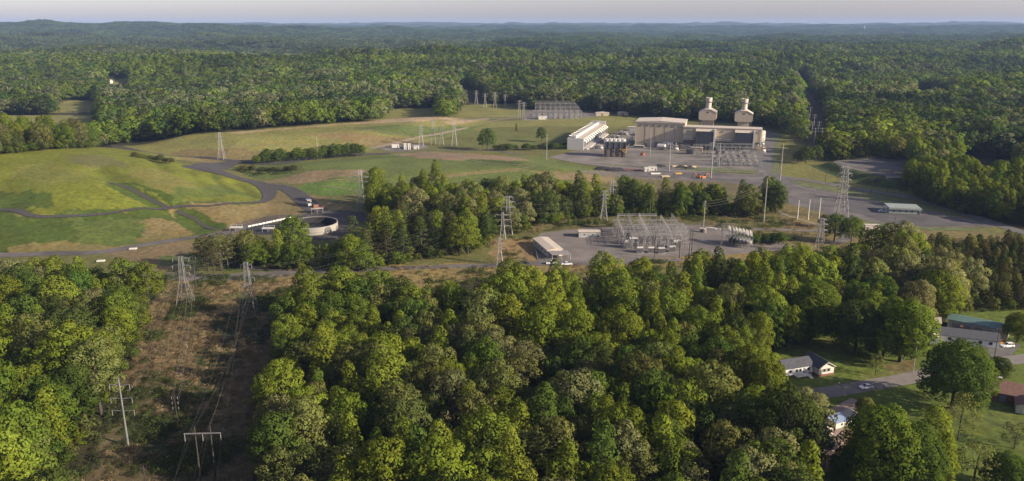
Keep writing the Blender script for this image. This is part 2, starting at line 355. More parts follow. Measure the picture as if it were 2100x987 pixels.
def sheet(name, pts, m, lift=.05, label=None, waver=0):
    W = [G(*p) for p in pts]; Q = []
    for i, a in enumerate(W):
        b_ = W[(i + 1) % len(W)]; k = max(1, int(math.dist(a, b_) / 4))
        for j in range(k): Q.append((a[0] + (b_[0] - a[0]) * j / k + rnd.uniform(-waver, waver), a[1] + (b_[1] - a[1]) * j / k + rnd.uniform(-waver, waver)))
    import bmesh
    bm = bmesh.new(); f = bm.faces.new([bm.verts.new((x, y, 0)) for x, y in Q]); bmesh.ops.triangulate(bm, faces=[f])
    x0 = min(q[0] for q in Q); y0 = min(q[1] for q in Q); x1 = max(q[0] for q in Q); y1 = max(q[1] for q in Q)
    st = 8.0
    for ax, lo, hi in ((0, x0, x1), (1, y0, y1)):
        k = int(lo / st)
        while k * st < hi:
            nn = (1, 0, 0) if ax == 0 else (0, 1, 0); co = (k * st, 0, 0) if ax == 0 else (0, k * st, 0)
            bmesh.ops.bisect_plane(bm, geom=bm.verts[:] + bm.edges[:] + bm.faces[:], plane_co=co, plane_no=nn); k += 1
    vs = np.array([v.co[:] for v in bm.verts]); zz = H(vs[:, 0], vs[:, 1])
    for v, z in zip(bm.verts, zz): v.co.z = z + lift
    bmesh.ops.recalc_face_normals(bm, faces=bm.faces)
    if sum(f.normal.z for f in bm.faces) < 0: bmesh.ops.reverse_faces(bm, faces=bm.faces)
    me = bpy.data.meshes.new(name); bm.to_mesh(me); bm.free(); me.materials.append(m)
    o = bpy.data.objects.new(name, me); col.objects.link(o); tag(o, label, kind='structure'); return o
# left mound roads
ribbon("gravel_road", [(-200, 415, 5), (0, 431, 4.5), (60, 442, 4), (110, 445, 3), (220, 439, 2.6), (330, 430, 2.6), (430, 423, 2.8), (520, 416, 4), (545, 412, 7), (553, 400, 10), (548, 388, 12), (530, 377, 12), (500, 369, 12), (460, 358, 12), (420, 347, 12), (385, 340, 12)], 5, M_DARKG, .35, label='dark gravel haul road looping round the grass mound')
ribbon("gravel_road", [(538, 380, 12), (575, 384, 12), (602, 394, 13), (622, 410, 14), (640, 425, 14), (660, 440, 14)], 12, M_DARKG, .2, label='wide dark ramp road going down to the round tank')
sheet("gravel_yard", [(370, 341), (410, 334), (470, 330), (520, 330), (480, 340), (455, 350), (500, 366), (470, 362), (420, 352)], M_DARKG, .16, 'dark gravel turning area behind the mound')
ribbon("gravel_road", [(228, 300, 10), (250, 303, 9), (300, 312, 6), (340, 318, 6), (400, 323, 6), (470, 329, 7), (560, 337, 10), (640, 326, 9), (740, 318, 9), (800, 315, 9)], 7, M_DARKG, .22, label='dark gravel road behind the row of bushes')
ribbon("gravel_road", [(-250, 526, 8), (0, 524, 8), (110, 520, 8), (200, 518, 8), (300, 502, 7), (400, 487, 7), (470, 478, 7), (520, 462, 6), (600, 446, 6)], 8, M_GRAVD, .14, label='grey gravel road along the foot of the mound')
ribbon("gravel_road", [(250, 548, 8), (330, 566, 9), (450, 569, 10), (600, 561, 9), (700, 556, 7), (850, 549, 6), (1000, 545, 6), (1100, 541, 7), (1190, 541, 7), (1400, 533, 5)], 8, M_GRAVD, .14, label='gravel road running below the substation')
sheet("gravel_yard", [(470, 536), (520, 532), (620, 545), (600, 556), (520, 556), (480, 548)], M_DARKG, .09, 'dark patch of gravel beside the lower road')
sheet("gravel_yard", [(555, 492), (575, 462), (620, 440), (700, 432), (748, 436), (750, 450), (725, 470), (700, 490), (640, 494)], M_DARKG, .1, 'dark gravel yard around the round tank', .5)
sheet("gravel_yard", [(1094, 490), (1110, 478), (1200, 468), (1360, 460), (1440, 462), (1500, 470), (1560, 487), (1640, 508), (1560, 518), (1400, 527), (1250, 537), (1104, 541)], M_PAD, .06, 'grey gravel pad of the substation', .4)
sheet("gravel_yard", [(1130, 322), (1180, 309), (1270, 270), (1310, 262), (1400, 262), (1580, 270), (1592, 276), (1580, 358), (1460, 352), (1330, 342), (1200, 335)], M_GRAV, .06, 'gravel yard of the power plant', .4)
ribbon("service_road", [(1583, 272, 14), (1575, 300, 15), (1572, 330, 18), (1572, 360, 24)], 14, M_ASPH, .11, label='straight asphalt road beside the power plant')
sheet("gravel_yard", [(1215, 345), (1290, 341), (1420, 348), (1500, 358), (1600, 362), (1640, 374), (1700, 385), (1790, 402), (1960, 444), (2060, 466), (1900, 466), (1790, 456), (1700, 440), (1610, 415), (1590, 385), (1460, 372), (1300, 362)], M_GRAVD, .05, 'wide grey gravel lot between the plant and the woods', .5)
ribbon("service_road", [(1590, 362, 9), (1640, 368, 9), (1720, 381, 9), (1810, 396, 9), (1880, 408, 9), (1950, 430, 9), (2030, 455, 9), (2100, 478, 9), (2250, 520, 9)], 9, M_ASPH, .11, label='asphalt road running along the dark woods')
ribbon("gravel_road", [(1130, 322, 6), (1190, 334, 6), (1260, 342, 7), (1360, 350, 7), (1480, 352, 7), (1570, 352, 7)], 6, M_LANE, .16, label='pale road in front of the power plant')
ribbon("gravel_road", [(1080, 318, 4), (1000, 309, 4), (900, 308, 4), (800, 312, 5)], 4, M_GRAVD, .1, label='narrow gravel lane above the middle field')
sheet("gravel_yard", [(1706, 332), (1760, 327), (1885, 324), (1885, 352), (1870, 366), (1820, 362), (1760, 350), (1720, 341)], M_GRAVD, .09, 'grey gravel pad behind the dark bank', .4)
ribbon("gravel_road", [(1480, 471, 4), (1560, 471, 5), (1650, 473, 5), (1720, 474, 5), (1780, 470, 5)], 5, M_GRAV, .12, label='pale lane behind the tall lattice tower')
ribbon("gravel_road", [(1715, 474, 6), (1735, 484, 6), (1728, 494, 6), (1700, 500, 5)], 5, M_GRAVD, .13, label='bent lane by the clump of trees')
ribbon("dirt_path", [(1590, 428, 3), (1608, 440, 3), (1640, 450, 3), (1700, 468, 3)], 3, M_PATH, .1, label='worn dirt track on the dry bank')
sheet("gravel_yard", [(1075, 247), (1130, 243), (1230, 239), (1215, 226), (1080, 226)], M_PAD, .1, 'pale pad of the far switchyard')
ribbon("dirt_path", [(960, 262, 5), (900, 275, 5), (850, 284, 5), (800, 296, 6), (760, 305, 6)], 5, M_PATH, .14, label='pale track crossing the back field')
ribbon("dirt_path", [(1000, 250, 5), (1040, 244, 5), (1080, 240, 5)], 5, M_PATH, .14, label='pale track below the far switchyard')
sheet("gravel_yard", [(775, 304), (830, 294), (870, 296), (880, 304), (830, 310), (790, 310)], M_GRAV, .1, 'gravel pad under the small valve station')
ribbon("dirt_path", [(225, 374, 3), (262, 386, 3), (300, 405, 3), (345, 428, 3)], 3, mat("ditch_stone", (.045, .042, .034), .95), .2, label='dark stone ditch running down the mound')
ribbon("dirt_path", [(362, 432, 2.6), (400, 450, 2.6), (445, 472, 2.6)], 3, bpy.data.materials["ditch_stone"], .2, label='lower length of the stone ditch')
M_VERGE = mat("verge_grass", (.085, .10, .03), .95, var=.3, scale=.2); M_LOTD = mat("darker_gravel", (.066, .06, .064), .95, var=.3, scale=.06)
sheet("grass_verge", [(1620, 372), (1700, 384), (1790, 398), (1860, 412), (1930, 432), (1900, 434), (1820, 418), (1720, 396), (1650, 384)], M_VERGE, .13, 'grass verge between the service road and the gravel lot', .8)
sheet("gravel_yard", [(1720, 405), (1800, 420), (1900, 436), (2000, 458), (1960, 465), (1860, 462), (1790, 448), (1730, 428)], M_LOTD, .12, 'darker part of the gravel lot around the trailer office', 1.2)  # second gravel sheet in a darker tone, laid over the lot
sheet("grass_verge", [(1690, 438), (1760, 453), (1860, 465), (2000, 469), (2020, 474), (1850, 473), (1740, 462), (1690, 447)], M_VERGE, .16, 'grass verge below the gravel lot', .8)
sheet("grass_verge", [(1395, 342), (1480, 346), (1556, 350), (1552, 357), (1470, 354), (1400, 349)], M_VERGE, .2, 'thin strip of grass in front of the plant switchyard', .8)
sheet("grass_verge", [(1590, 276), (1600, 276), (1596, 358), (1582, 358)], M_VERGE, .16, 'grass edge of the straight asphalt road', .3)
M_TRK = mat("tyre_track", (.155, .135, .075), .95, var=.3, scale=.3)
for q in ([(700, 262), (770, 268), (820, 276), (880, 288)], [(858, 368), (960, 359), (1040, 351), (1100, 341)], [(1060, 374), (1120, 363), (1200, 366)], [(560, 378), (640, 375), (720, 368), (770, 362)], [(660, 382), (700, 386), (740, 394)], [(470, 300), (560, 298), (700, 300)], [(905, 318), (1000, 334), (1110, 340)]):
    ribbon("dirt_path", q, 1.7, M_TRK, .12, label='faint tyre track across the grass')
# streets among the houses
ribbon("asphalt_road", [(1640, 812, 8), (1715, 802, 7.5), (1780, 791, 7.5), (1870, 775, 7.5), (1960, 752, 7.5), (2040, 743, 7), (2110, 735, 7), (2250, 715, 7)], 7.5, M_LANE, .1, label='pale asphalt street passing between the houses')
ribbon("driveway", [(1760, 822, 5), (1735, 836, 5), (1715, 850, 6), (1700, 880, 8), (1690, 905, 11), (1680, 930, 7)], 6, mat("worn_drive", (.24, .18, .15), .95), .08, label='worn gravel driveway under the trees')
sheet("driveway", [(2010, 708), (2060, 700), (2095, 708), (2080, 722), (2072, 736), (2040, 738), (2020, 722)], M_ASPH, .07, 'dark driveway with two parked cars')
# faint hummocky ground is shown by the brush itself
# ------------------------------------------------------------------ foliage materials
def leaf_mat(name, inst):
    m = bpy.data.materials.new(name); m.use_nodes = True; n = m.node_tree; n.nodes.clear()
    out = n.nodes.new("ShaderNodeOutputMaterial"); df = n.nodes.new("ShaderNodeBsdfDiffuse"); tr = n.nodes.new("ShaderNodeBsdfTranslucent"); mx = n.nodes.new("ShaderNodeMixShader")
    mx.inputs[0].default_value = .3
    a = n.nodes.new("ShaderNodeAttribute"); a.attribute_name = "tone"
    if inst: t = n.nodes.new("ShaderNodeAttribute"); t.attribute_type = 'INSTANCER'; t.attribute_name = "tint"; tc = t.outputs["Color"]
    else: t = n.nodes.new("ShaderNodeObjectInfo"); tc = t.outputs["Color"]
    v = n.nodes.new("ShaderNodeVectorMath"); v.operation = 'MULTIPLY'; n.links.new(a.outputs["Color"], v.inputs[0]); n.links.new(tc, v.inputs[1])
    s = n.nodes.new("ShaderNodeVectorMath"); s.operation = 'MULTIPLY'; s.inputs[1].default_value = (1.5, 1.35, .6); n.links.new(v.outputs[0], s.inputs[0])
    n.links.new(v.outputs[0], df.inputs[0]); n.links.new(s.outputs[0], tr.inputs[0])
    n.links.new(df.outputs[0], mx.inputs[1]); n.links.new(tr.outputs[0], mx.inputs[2]); n.links.new(mx.outputs[0], out.inputs[0])
    return m
M_LEAF = leaf_mat("leaves", False); M_LEAFI = leaf_mat("forest_leaves", True)
M_BARK = mat("bark", (.055, .045, .036), .95, var=.3, scale=1.5)

def leaves(lobes, dens, size, g, under=.25, flat=1.0, out=.12, rej=.5):
    """leaf-sized faces through the shells of the lobes (cx,cy,cz,rx,ry,rz)"""
    Vs, Ns, Cs = [], [], []
    L = np.array(lobes)
    for i, (cx, cy, cz, rx, ry, rz) in enumerate(L):
        area = 4 * math.pi * ((rx * ry) ** 1.6 / 3 + 2 * (rx * rz) ** 1.6 / 3) ** (1 / 1.6); k = int(area * dens)
        u = g.normal(size=(k, 3)); u /= np.linalg.norm(u, axis=1)[:, None]
        u = u[(u[:, 2] > -under) | (g.random(k) < .25)]; k = len(u)
        rad = 1 - np.abs(g.normal(0, .10, k)) + out * fbm(u[:, 0] * 3 + i * 7, u[:, 1] * 3 + u[:, 2] * 3, i, 2)
        p = u * np.array([rx, ry, rz]) * rad[:, None] + np.array([cx, cy, cz])
        keep = np.ones(k, bool)
        for j, q in enumerate(L):
            if j == i: continue
            dd = (((p - q[:3]) / q[3:]) ** 2).sum(1); keep &= dd > rej
        p = p[keep]; u = u[keep]; k = len(p)
        if not k: continue
        nn = u / np.array([rx, ry, rz]); nn /= np.linalg.norm(nn, axis=1)[:, None]
        ln = nn + g.normal(0, .42, (k, 3)); ln /= np.linalg.norm(ln, axis=1)[:, None]
        ref = g.normal(size=(k, 3)); t1 = np.cross(ln, ref); t1 /= np.linalg.norm(t1, axis=1)[:, None]; t2 = np.cross(ln, t1)
        s = size * g.uniform(.6, 1.25, k)[:, None]; s2 = s * g.uniform(.45, .8, k)[:, None]
        v = np.stack([p - t1 * s, p - t2 * s2, p + t1 * s, p + t2 * s2], 1)
        cw = p - np.array([0, 0, L[:, 2].mean()]); cw /= np.linalg.norm(cw, axis=1)[:, None] + 1e-6; n_ = nn * .8 + ln * .3 + cw * .55; n_ /= np.linalg.norm(n_, axis=1)[:, None]
        lt = 1 + g.normal(0, .07) ; c = np.clip(lt + g.normal(0, .09, (k, 1)), .55, 1.5) * np.ones((k, 3)); c[:, 0] *= 1 + g.normal(0, .07, k)
        Vs.append(v.reshape(-1, 3)); Ns.append(np.repeat(n_, 4, 0)); Cs.append(np.repeat(c, 4, 0))
    return np.concatenate(Vs), np.concatenate(Ns), np.concatenate(Cs)
def core(lobes, k=.8):
    """solid inner mass of each lobe, a dozen-odd faces"""
    V, N, F = [], [], []
    import bmesh
    bm = bmesh.new(); bmesh.ops.create_icosphere(bm, subdivisions=1, radius=1); sv = np.array([v.co[:] for v in bm.verts]); sf = np.array([[v.index for v in f.verts] for f in bm.faces]); bm.free()
    for l in lobes:
        V.append(sv * np.array(l[3:]) * k + np.array(l[:3])); N.append(sv); F.append(sf + 12 * len(F) * 1 if False else sf)
    return V, N, F
def oak_lobes(g, Hh=18, Rr=6.2, n=26, base=.16, top=1.0, small=1.0):
    Ls = [(0, 0, Hh * (.5 + base / 2), Rr * .66, Rr * .66, Hh * (1 - base) * .40)]
    for i in range(n):
        t = (i + .5) / n; zz = 1 - 1.55 * t; a = i * 2.39996 + g.uniform(-.5, .5); q = math.sqrt(max(.03, 1 - min(1, abs(zz)) ** 2))
        rl = Rr * g.uniform(.24, .40) * small; k = g.uniform(.70, .95)
        Ls.append((Rr * q * k * math.cos(a), Rr * q * k * math.sin(a), Hh * (base + (1 - base) * (.5 + .5 * zz)) - rl * .6 + g.uniform(-.6, .4), rl * g.uniform(.9, 1.2), rl * g.uniform(.9, 1.2), rl * g.uniform(.75, 1.0)))
    return Ls
def tall_lobes(g, Hh=21, Rr=4.6, n=26, base=.12):
    Ls = []
    for i in range(n):
        t = (i + .5) / n; z = Hh * (base + (1 - base) * t); r = Rr * math.sin(math.pi * min(1, .28 + .72 * t)) ** .8 * (1 - .25 * t) + .3
        a = i * 2.39996 + g.uniform(-.4, .4); rl = Rr * g.uniform(.28, .42)
        Ls.append((r * .66 * math.cos(a), r * .66 * math.sin(a), z - rl * .7, rl, rl, rl * g.uniform(1.0, 1.45)))
    Ls.append((0, 0, Hh * .55, Rr * .5, Rr * .5, Hh * .30)); return Ls
def pine_lobes(g, Hh=17, Rr=3.9, n=24):
    Ls = []
    for i in range(n):
        t = (i + .5) / n; z = Hh * (.34 + .64 * t); r = Rr * (1 - t) ** .6 * g.uniform(.45, .9); a = i * 2.39996
        rl = Rr * g.uniform(.24, .38); Ls.append((r * math.cos(a), r * math.sin(a), z, rl * 1.15, rl * 1.15, rl * .55))
    return Ls
def trunk_np(g, Hh, r0, lobes, limbs=7):
    mb = MB(); top = Hh * .72; mb.bar((0, 0, -.6), (g.uniform(-.3, .3), g.uniform(-.3, .3), top * .5), r0, 7, r0 * .72); mb.bar((0, 0, top * .48), (0, 0, top), r0 * .7, 6, r0 * .3)
    for l in [lobes[i] for i in g.choice(len(lobes), min(limbs, len(lobes)), replace=False)]:
        z = Hh * g.uniform(.25, .5); mb.bar((0, 0, z), (l[0], l[1], l[2]), r0 * .36, 5, r0 * .12)
    return mb
def make_variant(kind, seed):
    g = np.random.default_rng(seed)
    if kind == 'lawn': Hh, r0 = 18, .55; L = oak_lobes(g, Hh, 6.6, 60, base=.08, small=.95); V, N, Cc = leaves(L, 6.5, .27, g, under=.6, rej=.25); return Hh, V, N, Cc, trunk_np(g, Hh, r0, L, 5), L
    if kind == 'oak': Hh, r0 = g.uniform(16.5, 19.5), .42; L = oak_lobes(g, Hh, g.uniform(5.6, 6.8), 28); d, s = 4.6, .34
    elif kind == 'tall': Hh, r0 = g.uniform(19, 22), .34; L = tall_lobes(g, Hh, g.uniform(4.2, 5.0)); d, s = 4.3, .34
    elif kind == 'pine': Hh, r0 = g.uniform(16, 18), .27; L = pine_lobes(g, Hh); d, s = 3.6, .28
    elif kind == 'airy': Hh, r0 = g.uniform(14, 16), .28; L = oak_lobes(g, Hh, 5.0, 24, small=.85)[1:]; d, s = 2.8, .30
    V, N, Cc = leaves(L, d, s, g); return Hh, V, N, Cc, trunk_np(g, Hh, r0, L), L
CORES = {}
def crown_mesh(name, V, N, Cc, m, trunk=None, L=None):
    F = np.arange(len(V)).reshape(-1, 4); Vs, Ns, Cs = [V], [N], [Cc]; nF = len(F); fm = np.zeros(nF)
    if L is not None:                            # closed inner masses so that no daylight leaks through every lobe
        cv, cn, cf = core(L[:1] if len(L[:1]) else L, .86)
        off = len(V)
        q = []
        for vv, nn, ff in zip(cv, cn, cf):
            q.append(np.concatenate([ff, ff[:, 2:]], 1) + off); Vs.append(vv); Ns.append(nn); Cs.append(np.full((len(vv), 3), .75)); off += len(vv)
    V2 = np.concatenate(Vs); N2 = np.concatenate(Ns); C2 = np.concatenate(Cs)
    return V2, N2, C2, F
FULL = []                                        # (height, crown mesh, trunk mesh, combined instance mesh, kind)
def combined(name, V, N, Cc, tmb, ml, tone=None):
    me = np_mesh(name, V, np.arange(len(V)).reshape(-1, 4), None, True, N, Cc, mats=[ml, M_BARK])
    if tmb is None: return me
    # join the trunk
    import bmesh
    bm = bmesh.new(); bm.from_mesh(me)
    return me, bm
SRC = bpy.data.collections.new("foliage_sources")     # never linked to the scene: only read by the forest's node group
def src(name, me):
    o = bpy.data.objects.new(name, me); SRC.objects.link(o); return o
KINDS = [('oak', 101), ('oak', 102), ('oak', 103), ('oak', 104), ('tall', 201), ('tall', 202), ('tall', 203), ('airy', 301), ('pine', 401), ('pine', 402), ('lawn', 501), ('lawn', 502)]
for i, (k, sd) in enumerate(KINDS):
    Hh, V, N, Cc, tmb, L = make_variant(k, sd)
    crown = np_mesh("crown", V, np.arange(len(V)).reshape(-1, 4), M_LEAF, True, N, Cc)
    tm = bpy.data.meshes.new("trunk"); tm.from_pydata(tmb.v, [], tmb.f); tm.materials.append(M_BARK); tm.update()
    FULL.append((Hh, crown, tm, k))
    # instance version: bark joined in as quads of a darker tone
    tv = np.array(tmb.v); qf = [f for f in tmb.f if len(f) == 4]; TV = tv[np.array(qf)].reshape(-1, 3)
    tn = TV - np.array([0, 0, 1]) * TV[:, 2:3]; tn /= np.linalg.norm(tn, axis=1)[:, None] + 1e-6
    V2 = np.concatenate([V, TV]); N2 = np.concatenate([N, tn]); C2 = np.concatenate([Cc, np.ones((len(TV), 3))])
    fm = np.concatenate([np.zeros(len(V) // 4), np.ones(len(TV) // 4)])
    src("a_full_%02d" % i, np_mesh("full", V2, np.arange(len(V2)).reshape(-1, 4), None, True, N2, C2, mats=[M_LEAFI, M_BARK], fmat=fm))
for i, (k, sd) in enumerate([('oak', 1), ('oak', 2), ('oak', 3), ('tall', 4), ('tall', 5), ('pine', 6)]):
    g = np.random.default_rng(500 + sd)
    L = oak_lobes(g, 18, 6.3, 13, small=1.15) if k == 'oak' else (tall_lobes(g, 20, 4.8, 13) if k == 'tall' else pine_lobes(g, 17, 4.2, 13))
    V, N, Cc = leaves(L, .85, .78, g); src("b_mid_%02d" % i, np_mesh("mid", V, np.arange(len(V)).reshape(-1, 4), M_LEAFI, True, N, Cc))
for i in range(4):                               # far patches: a score of crowns in one clump
    g = np.random.default_rng(900 + i); L = []
    for q in range(22): 
        rl = g.uniform(3.6, 6.2); L.append((g.uniform(-21, 21), g.uniform(-21, 21), g.uniform(9, 14), rl, rl, rl * g.uniform(.9, 1.3)))
    V, N, Cc = leaves(L, .13, 1.7, g, under=.1); src("c_far_%02d" % i, np_mesh("far", V, np.arange(len(V)).reshape(-1, 4), M_LEAFI, True, N, Cc))
for i in range(3):                               # low brush
    g = np.random.default_rng(950 + i); L = [(g.uniform(-1.2, 1.2), g.uniform(-1.2, 1.2), g.uniform(.3, .8), g.uniform(.5, 1.1), g.uniform(.5, 1.1), g.uniform(.4, .9)) for q in range(6)]
    V, N, Cc = leaves(L, 7, .17, g); src("d_brush_%02d" % i, np_mesh("brush", V, np.arange(len(V)).reshape(-1, 4), M_LEAFI, True, N, Cc))
NFULL, NMID, NFAR, NBR = 12, 6, 4, 3

def scatter(name, pts, idx, scl, tint, label, kind='stuff'):
    k = len(pts); me = bpy.data.meshes.new(name); me.vertices.add(k); me.vertices.foreach_set("co", np.ascontiguousarray(pts, dtype=np.float32).ravel())
    for nm, ty, arr in (("idx", 'INT', idx.astype(np.int32)), ("rot", 'FLOAT', rng.uniform(0, 6.283, k).astype(np.float32)), ("scl", 'FLOAT_VECTOR', scl.astype(np.float32)), ("tint", 'FLOAT_COLOR', np.concatenate([tint, np.ones((k, 1))], 1).astype(np.float32))):
        a = me.attributes.new(nm, ty, 'POINT'); a.data.foreach_set({'INT': 'value', 'FLOAT': 'value', 'FLOAT_VECTOR': 'vector', 'FLOAT_COLOR': 'color'}[ty], arr.ravel())
    me.update(); o = bpy.data.objects.new(name, me); col.objects.link(o); md = o.modifiers.new("trees", 'NODES'); md.node_group = NG; tag(o, label, kind=kind); return o
NG = bpy.data.node_groups.new("forest_nodes", 'GeometryNodeTree')
NG.interface.new_socket("Geometry", in_out='INPUT', socket_type='NodeSocketGeometry'); NG.interface.new_socket("Geometry", in_out='OUTPUT', socket_type='NodeSocketGeometry')
N_ = NG.nodes; gi = N_.new("NodeGroupInput"); gO = N_.new("NodeGroupOutput"); ci = N_.new("GeometryNodeCollectionInfo"); ci.inputs[0].default_value = SRC
ci.inputs["Separate Children"].default_value = True; ci.inputs["Reset Children"].default_value = True
mp_ = N_.new("GeometryNodeMeshToPoints"); ip = N_.new("GeometryNodeInstanceOnPoints"); ip.inputs["Pick Instance"].default_value = True
def na(nm, ty):
    q = N_.new("GeometryNodeInputNamedAttribute"); q.data_type = ty; q.inputs[0].default_value = nm; return q.outputs[0]
cx_ = N_.new("ShaderNodeCombineXYZ"); NG.links.new(na("rot", 'FLOAT'), cx_.inputs[2])
e2r = N_.new("FunctionNodeEulerToRotation"); NG.links.new(cx_.outputs[0], e2r.inputs[0])
NG.links.new(gi.outputs[0], mp_.inputs[0]); NG.links.new(mp_.outputs[0], ip.inputs["Points"]); NG.links.new(ci.outputs[0], ip.inputs["Instance"])
NG.links.new(na("idx", 'INT'), ip.inputs["Instance Index"]); NG.links.new(e2r.outputs[0], ip.inputs["Rotation"]); NG.links.new(na("scl", 'FLOAT_VECTOR'), ip.inputs["Scale"])
NG.links.new(ip.outputs[0], gO.inputs[0])

# ------------------------------------------------------------------ where the woods stand
def PZ(pts):
    out = []
    for p in pts: out.append(P(p[0], p[1], p[2]) if len(p) > 2 and p[2] else G(p[0], p[1]))
    return out
T = 17
OPEN = [PZ(q) for q in (
 [(-500, 546, 17), (0, 543, 17), (100, 530, 17), (200, 536, 17), (305, 545, 18), (302, 600, 9), (272, 690, 9), (225, 760, 9), (185, 830, 9), (135, 900, 9), (85, 990, 9), (40, 1080, 9), (540, 1080, 9), (556, 990, 9), (566, 880, 9), (572, 790, 9), (580, 700, 9), (584, 640, 9),
  (590, 596, T), (640, 580, T), (700, 566, T), (780, 558, T), (830, 585, T), (900, 580, T), (990, 578, T), (1030, 570, T), (1100, 566, T), (1200, 562, T), (1330, 548, T), (1420, 530, T), (1540, 530, T), (1620, 524, T), (1720, 510, T), (1790, 500, T), (1860, 480, 13), (2000, 474, 12), (2100, 474, 12), (2400, 476, 12),
  (2400, 470), (2150, 470), (2060, 458), (1960, 436), (1882, 408), (1862, 375), (1872, 345), (1858, 328), (1700, 332), (1688, 318), (1683, 298), (1640, 292), (1610, 275), (1580, 262), (1500, 252), (1400, 246), (1290, 237), (1180, 226), (1080, 226), (1020, 228), (1000, 243), (870, 246), (700, 253), (500, 268), (450, 275), (280, 293), (230, 299), (180, 306), (0, 322), (-400, 345)],
 [(-300, 270, 36), (0, 268, 36), (60, 266, 36), (110, 262, 34), (212, 256, 30), (205, 236), (0, 236), (-300, 240)], [(100, 217, 22), (200, 216, 22), (205, 205), (110, 207)], [(212, 174, 20), (264, 174, 20), (266, 158), (212, 160)],
 [(765, 238, 24), (905, 238, 24), (905, 221), (795, 224)], [(900, 234, 22), (1085, 234, 22), (1080, 215), (1000, 214), (945, 218)],
 [(1000, 243), (970, 225), (935, 195), (925, 182), (960, 178), (1000, 200), (1010, 228)],
 [(1652, 306), (1640, 260), (1634, 220), (1627, 170), (1625, 156), (1648, 155), (1660, 170), (1676, 200), (1700, 240), (1718, 306)],
 [(1560, 690, 8), (1575, 735, 14), (1600, 788, 20), (1672, 822, 20), (1690, 860, 12), (1660, 880, 6), (1630, 900, 4), (1610, 930, 4), (1640, 970, 8), (1700, 1010, 14), (1790, 1100, 14), (2500, 1100), (2500, 640), (2110, 640), (2000, 640), (1930, 660), (1860, 690), (1720, 690)],
 [(1960, 340, 14), (2090, 345, 14), (2090, 328), (1960, 322)],
 [(590, 101, 18), (650, 99, 18), (648, 93), (600, 94)], [(660, 134, 18), (720, 140, 18), (716, 131), (670, 128)], [(250, 153, 18), (330, 150, 18), (320, 144), (260, 146)], [(1240, 128, 18), (1330, 126, 18), (1320, 121), (1250, 122)], [(1860, 196, 18), (1960, 192, 18), (1950, 186), (1870, 188)], [(840, 118, 18), (900, 117, 18), (895, 112), (845, 112)],
 [(-200, 690), (-60, 740), (10, 760), (25, 730), (10, 690), (-60, 660)],
)]
ISLES = [PZ(q) for q in (
 [(640, 557), (760, 556), (860, 538), (990, 520), (1005, 500), (1000, 482), (1090, 480), (1180, 468), (1240, 456), (1300, 446), (1450, 444), (1560, 448), (1602, 432), (1598, 384, 14), (1560, 384, 14), (1500, 392, 14), (1420, 382, 14), (1380, 392, 14), (1300, 386, 14), (1240, 388, 14), (1150, 384, 14), (1000, 382, 14), (850, 374, 14), (770, 378, 15), (752, 400, 10), (750, 434, 2), (800, 448), (800, 455, 12), (765, 450, 15), (718, 470, 15), (700, 494, 15), (620, 497, 15), (590, 500, 14), (560, 500, 13), (470, 502, 12), (478, 526), (600, 540)],
)]
HOLES = [PZ(q) for q in ([(1070, 470), (1160, 455), (1240, 446), (1300, 446), (1450, 444), (1570, 448), (1570, 452), (1300, 455), (1180, 475), (1090, 480)],)]
def wooded(x, y):
    m = np.ones(x.shape, bool)
    for q in OPEN: m &= ~inpoly(q, x, y)
    for q in ISLES: m |= inpoly(q, x, y)
    for q in HOLES: m &= ~inpoly(q, x, y)
    return m
def jgrid(y0, y1, s, k=.72, extra=70):
    xs = []; ys = []; nrow = int((y1 - y0) / (s * .87))
    for r in range(nrow):
        y = y0 + r * s * .87; hw = k * y + extra; c = np.arange(-hw, hw, s) + (r % 2) * s / 2; xs.append(c); ys.append(np.full(c.size, y))
    x = np.concatenate(xs); y = np.concatenate(ys); return x + rng.uniform(-.36, .36, x.size) * s, y + rng.uniform(-.36, .36, x.size) * s
TINTS = np.array([(.070, .100, .014), (.052, .080, .015), (.094, .118, .014), (.092, .102, .030), (.112, .116, .050), (.044, .061, .016), (.058, .054, .022), (.098, .124, .017)])
TINTS *= 1.26
TN = ['fresh green', 'mid green', 'yellow-green', 'olive', 'pale straw-green', 'dark green', 'brownish', 'bright lime-green']
PINEZ = [PZ(q) for q in ([(1850, 470, 12), (2500, 470, 12), (2500, 600, 8), (2100, 640, 8), (2050, 600, 8), (1960, 560, 8), (1870, 540, 8)], [(715, 500), (720, 545), (800, 545), (940, 530), (940, 480), (800, 470), (720, 490)], [(960, 400), (1140, 400), (1140, 378), (960, 372)], [(1490, 430), (1590, 430), (1590, 385), (1490, 388)])]
YOUNG = PZ([(1680, 345), (1880, 340), (1900, 290), (1880, 262, 18), (1700, 270, 18)]); BRIGHT = PZ([(1850, 420), (2300, 480), (2300, 330, 14), (2100, 322, 14), (1990, 325, 14), (1870, 335, 14)])
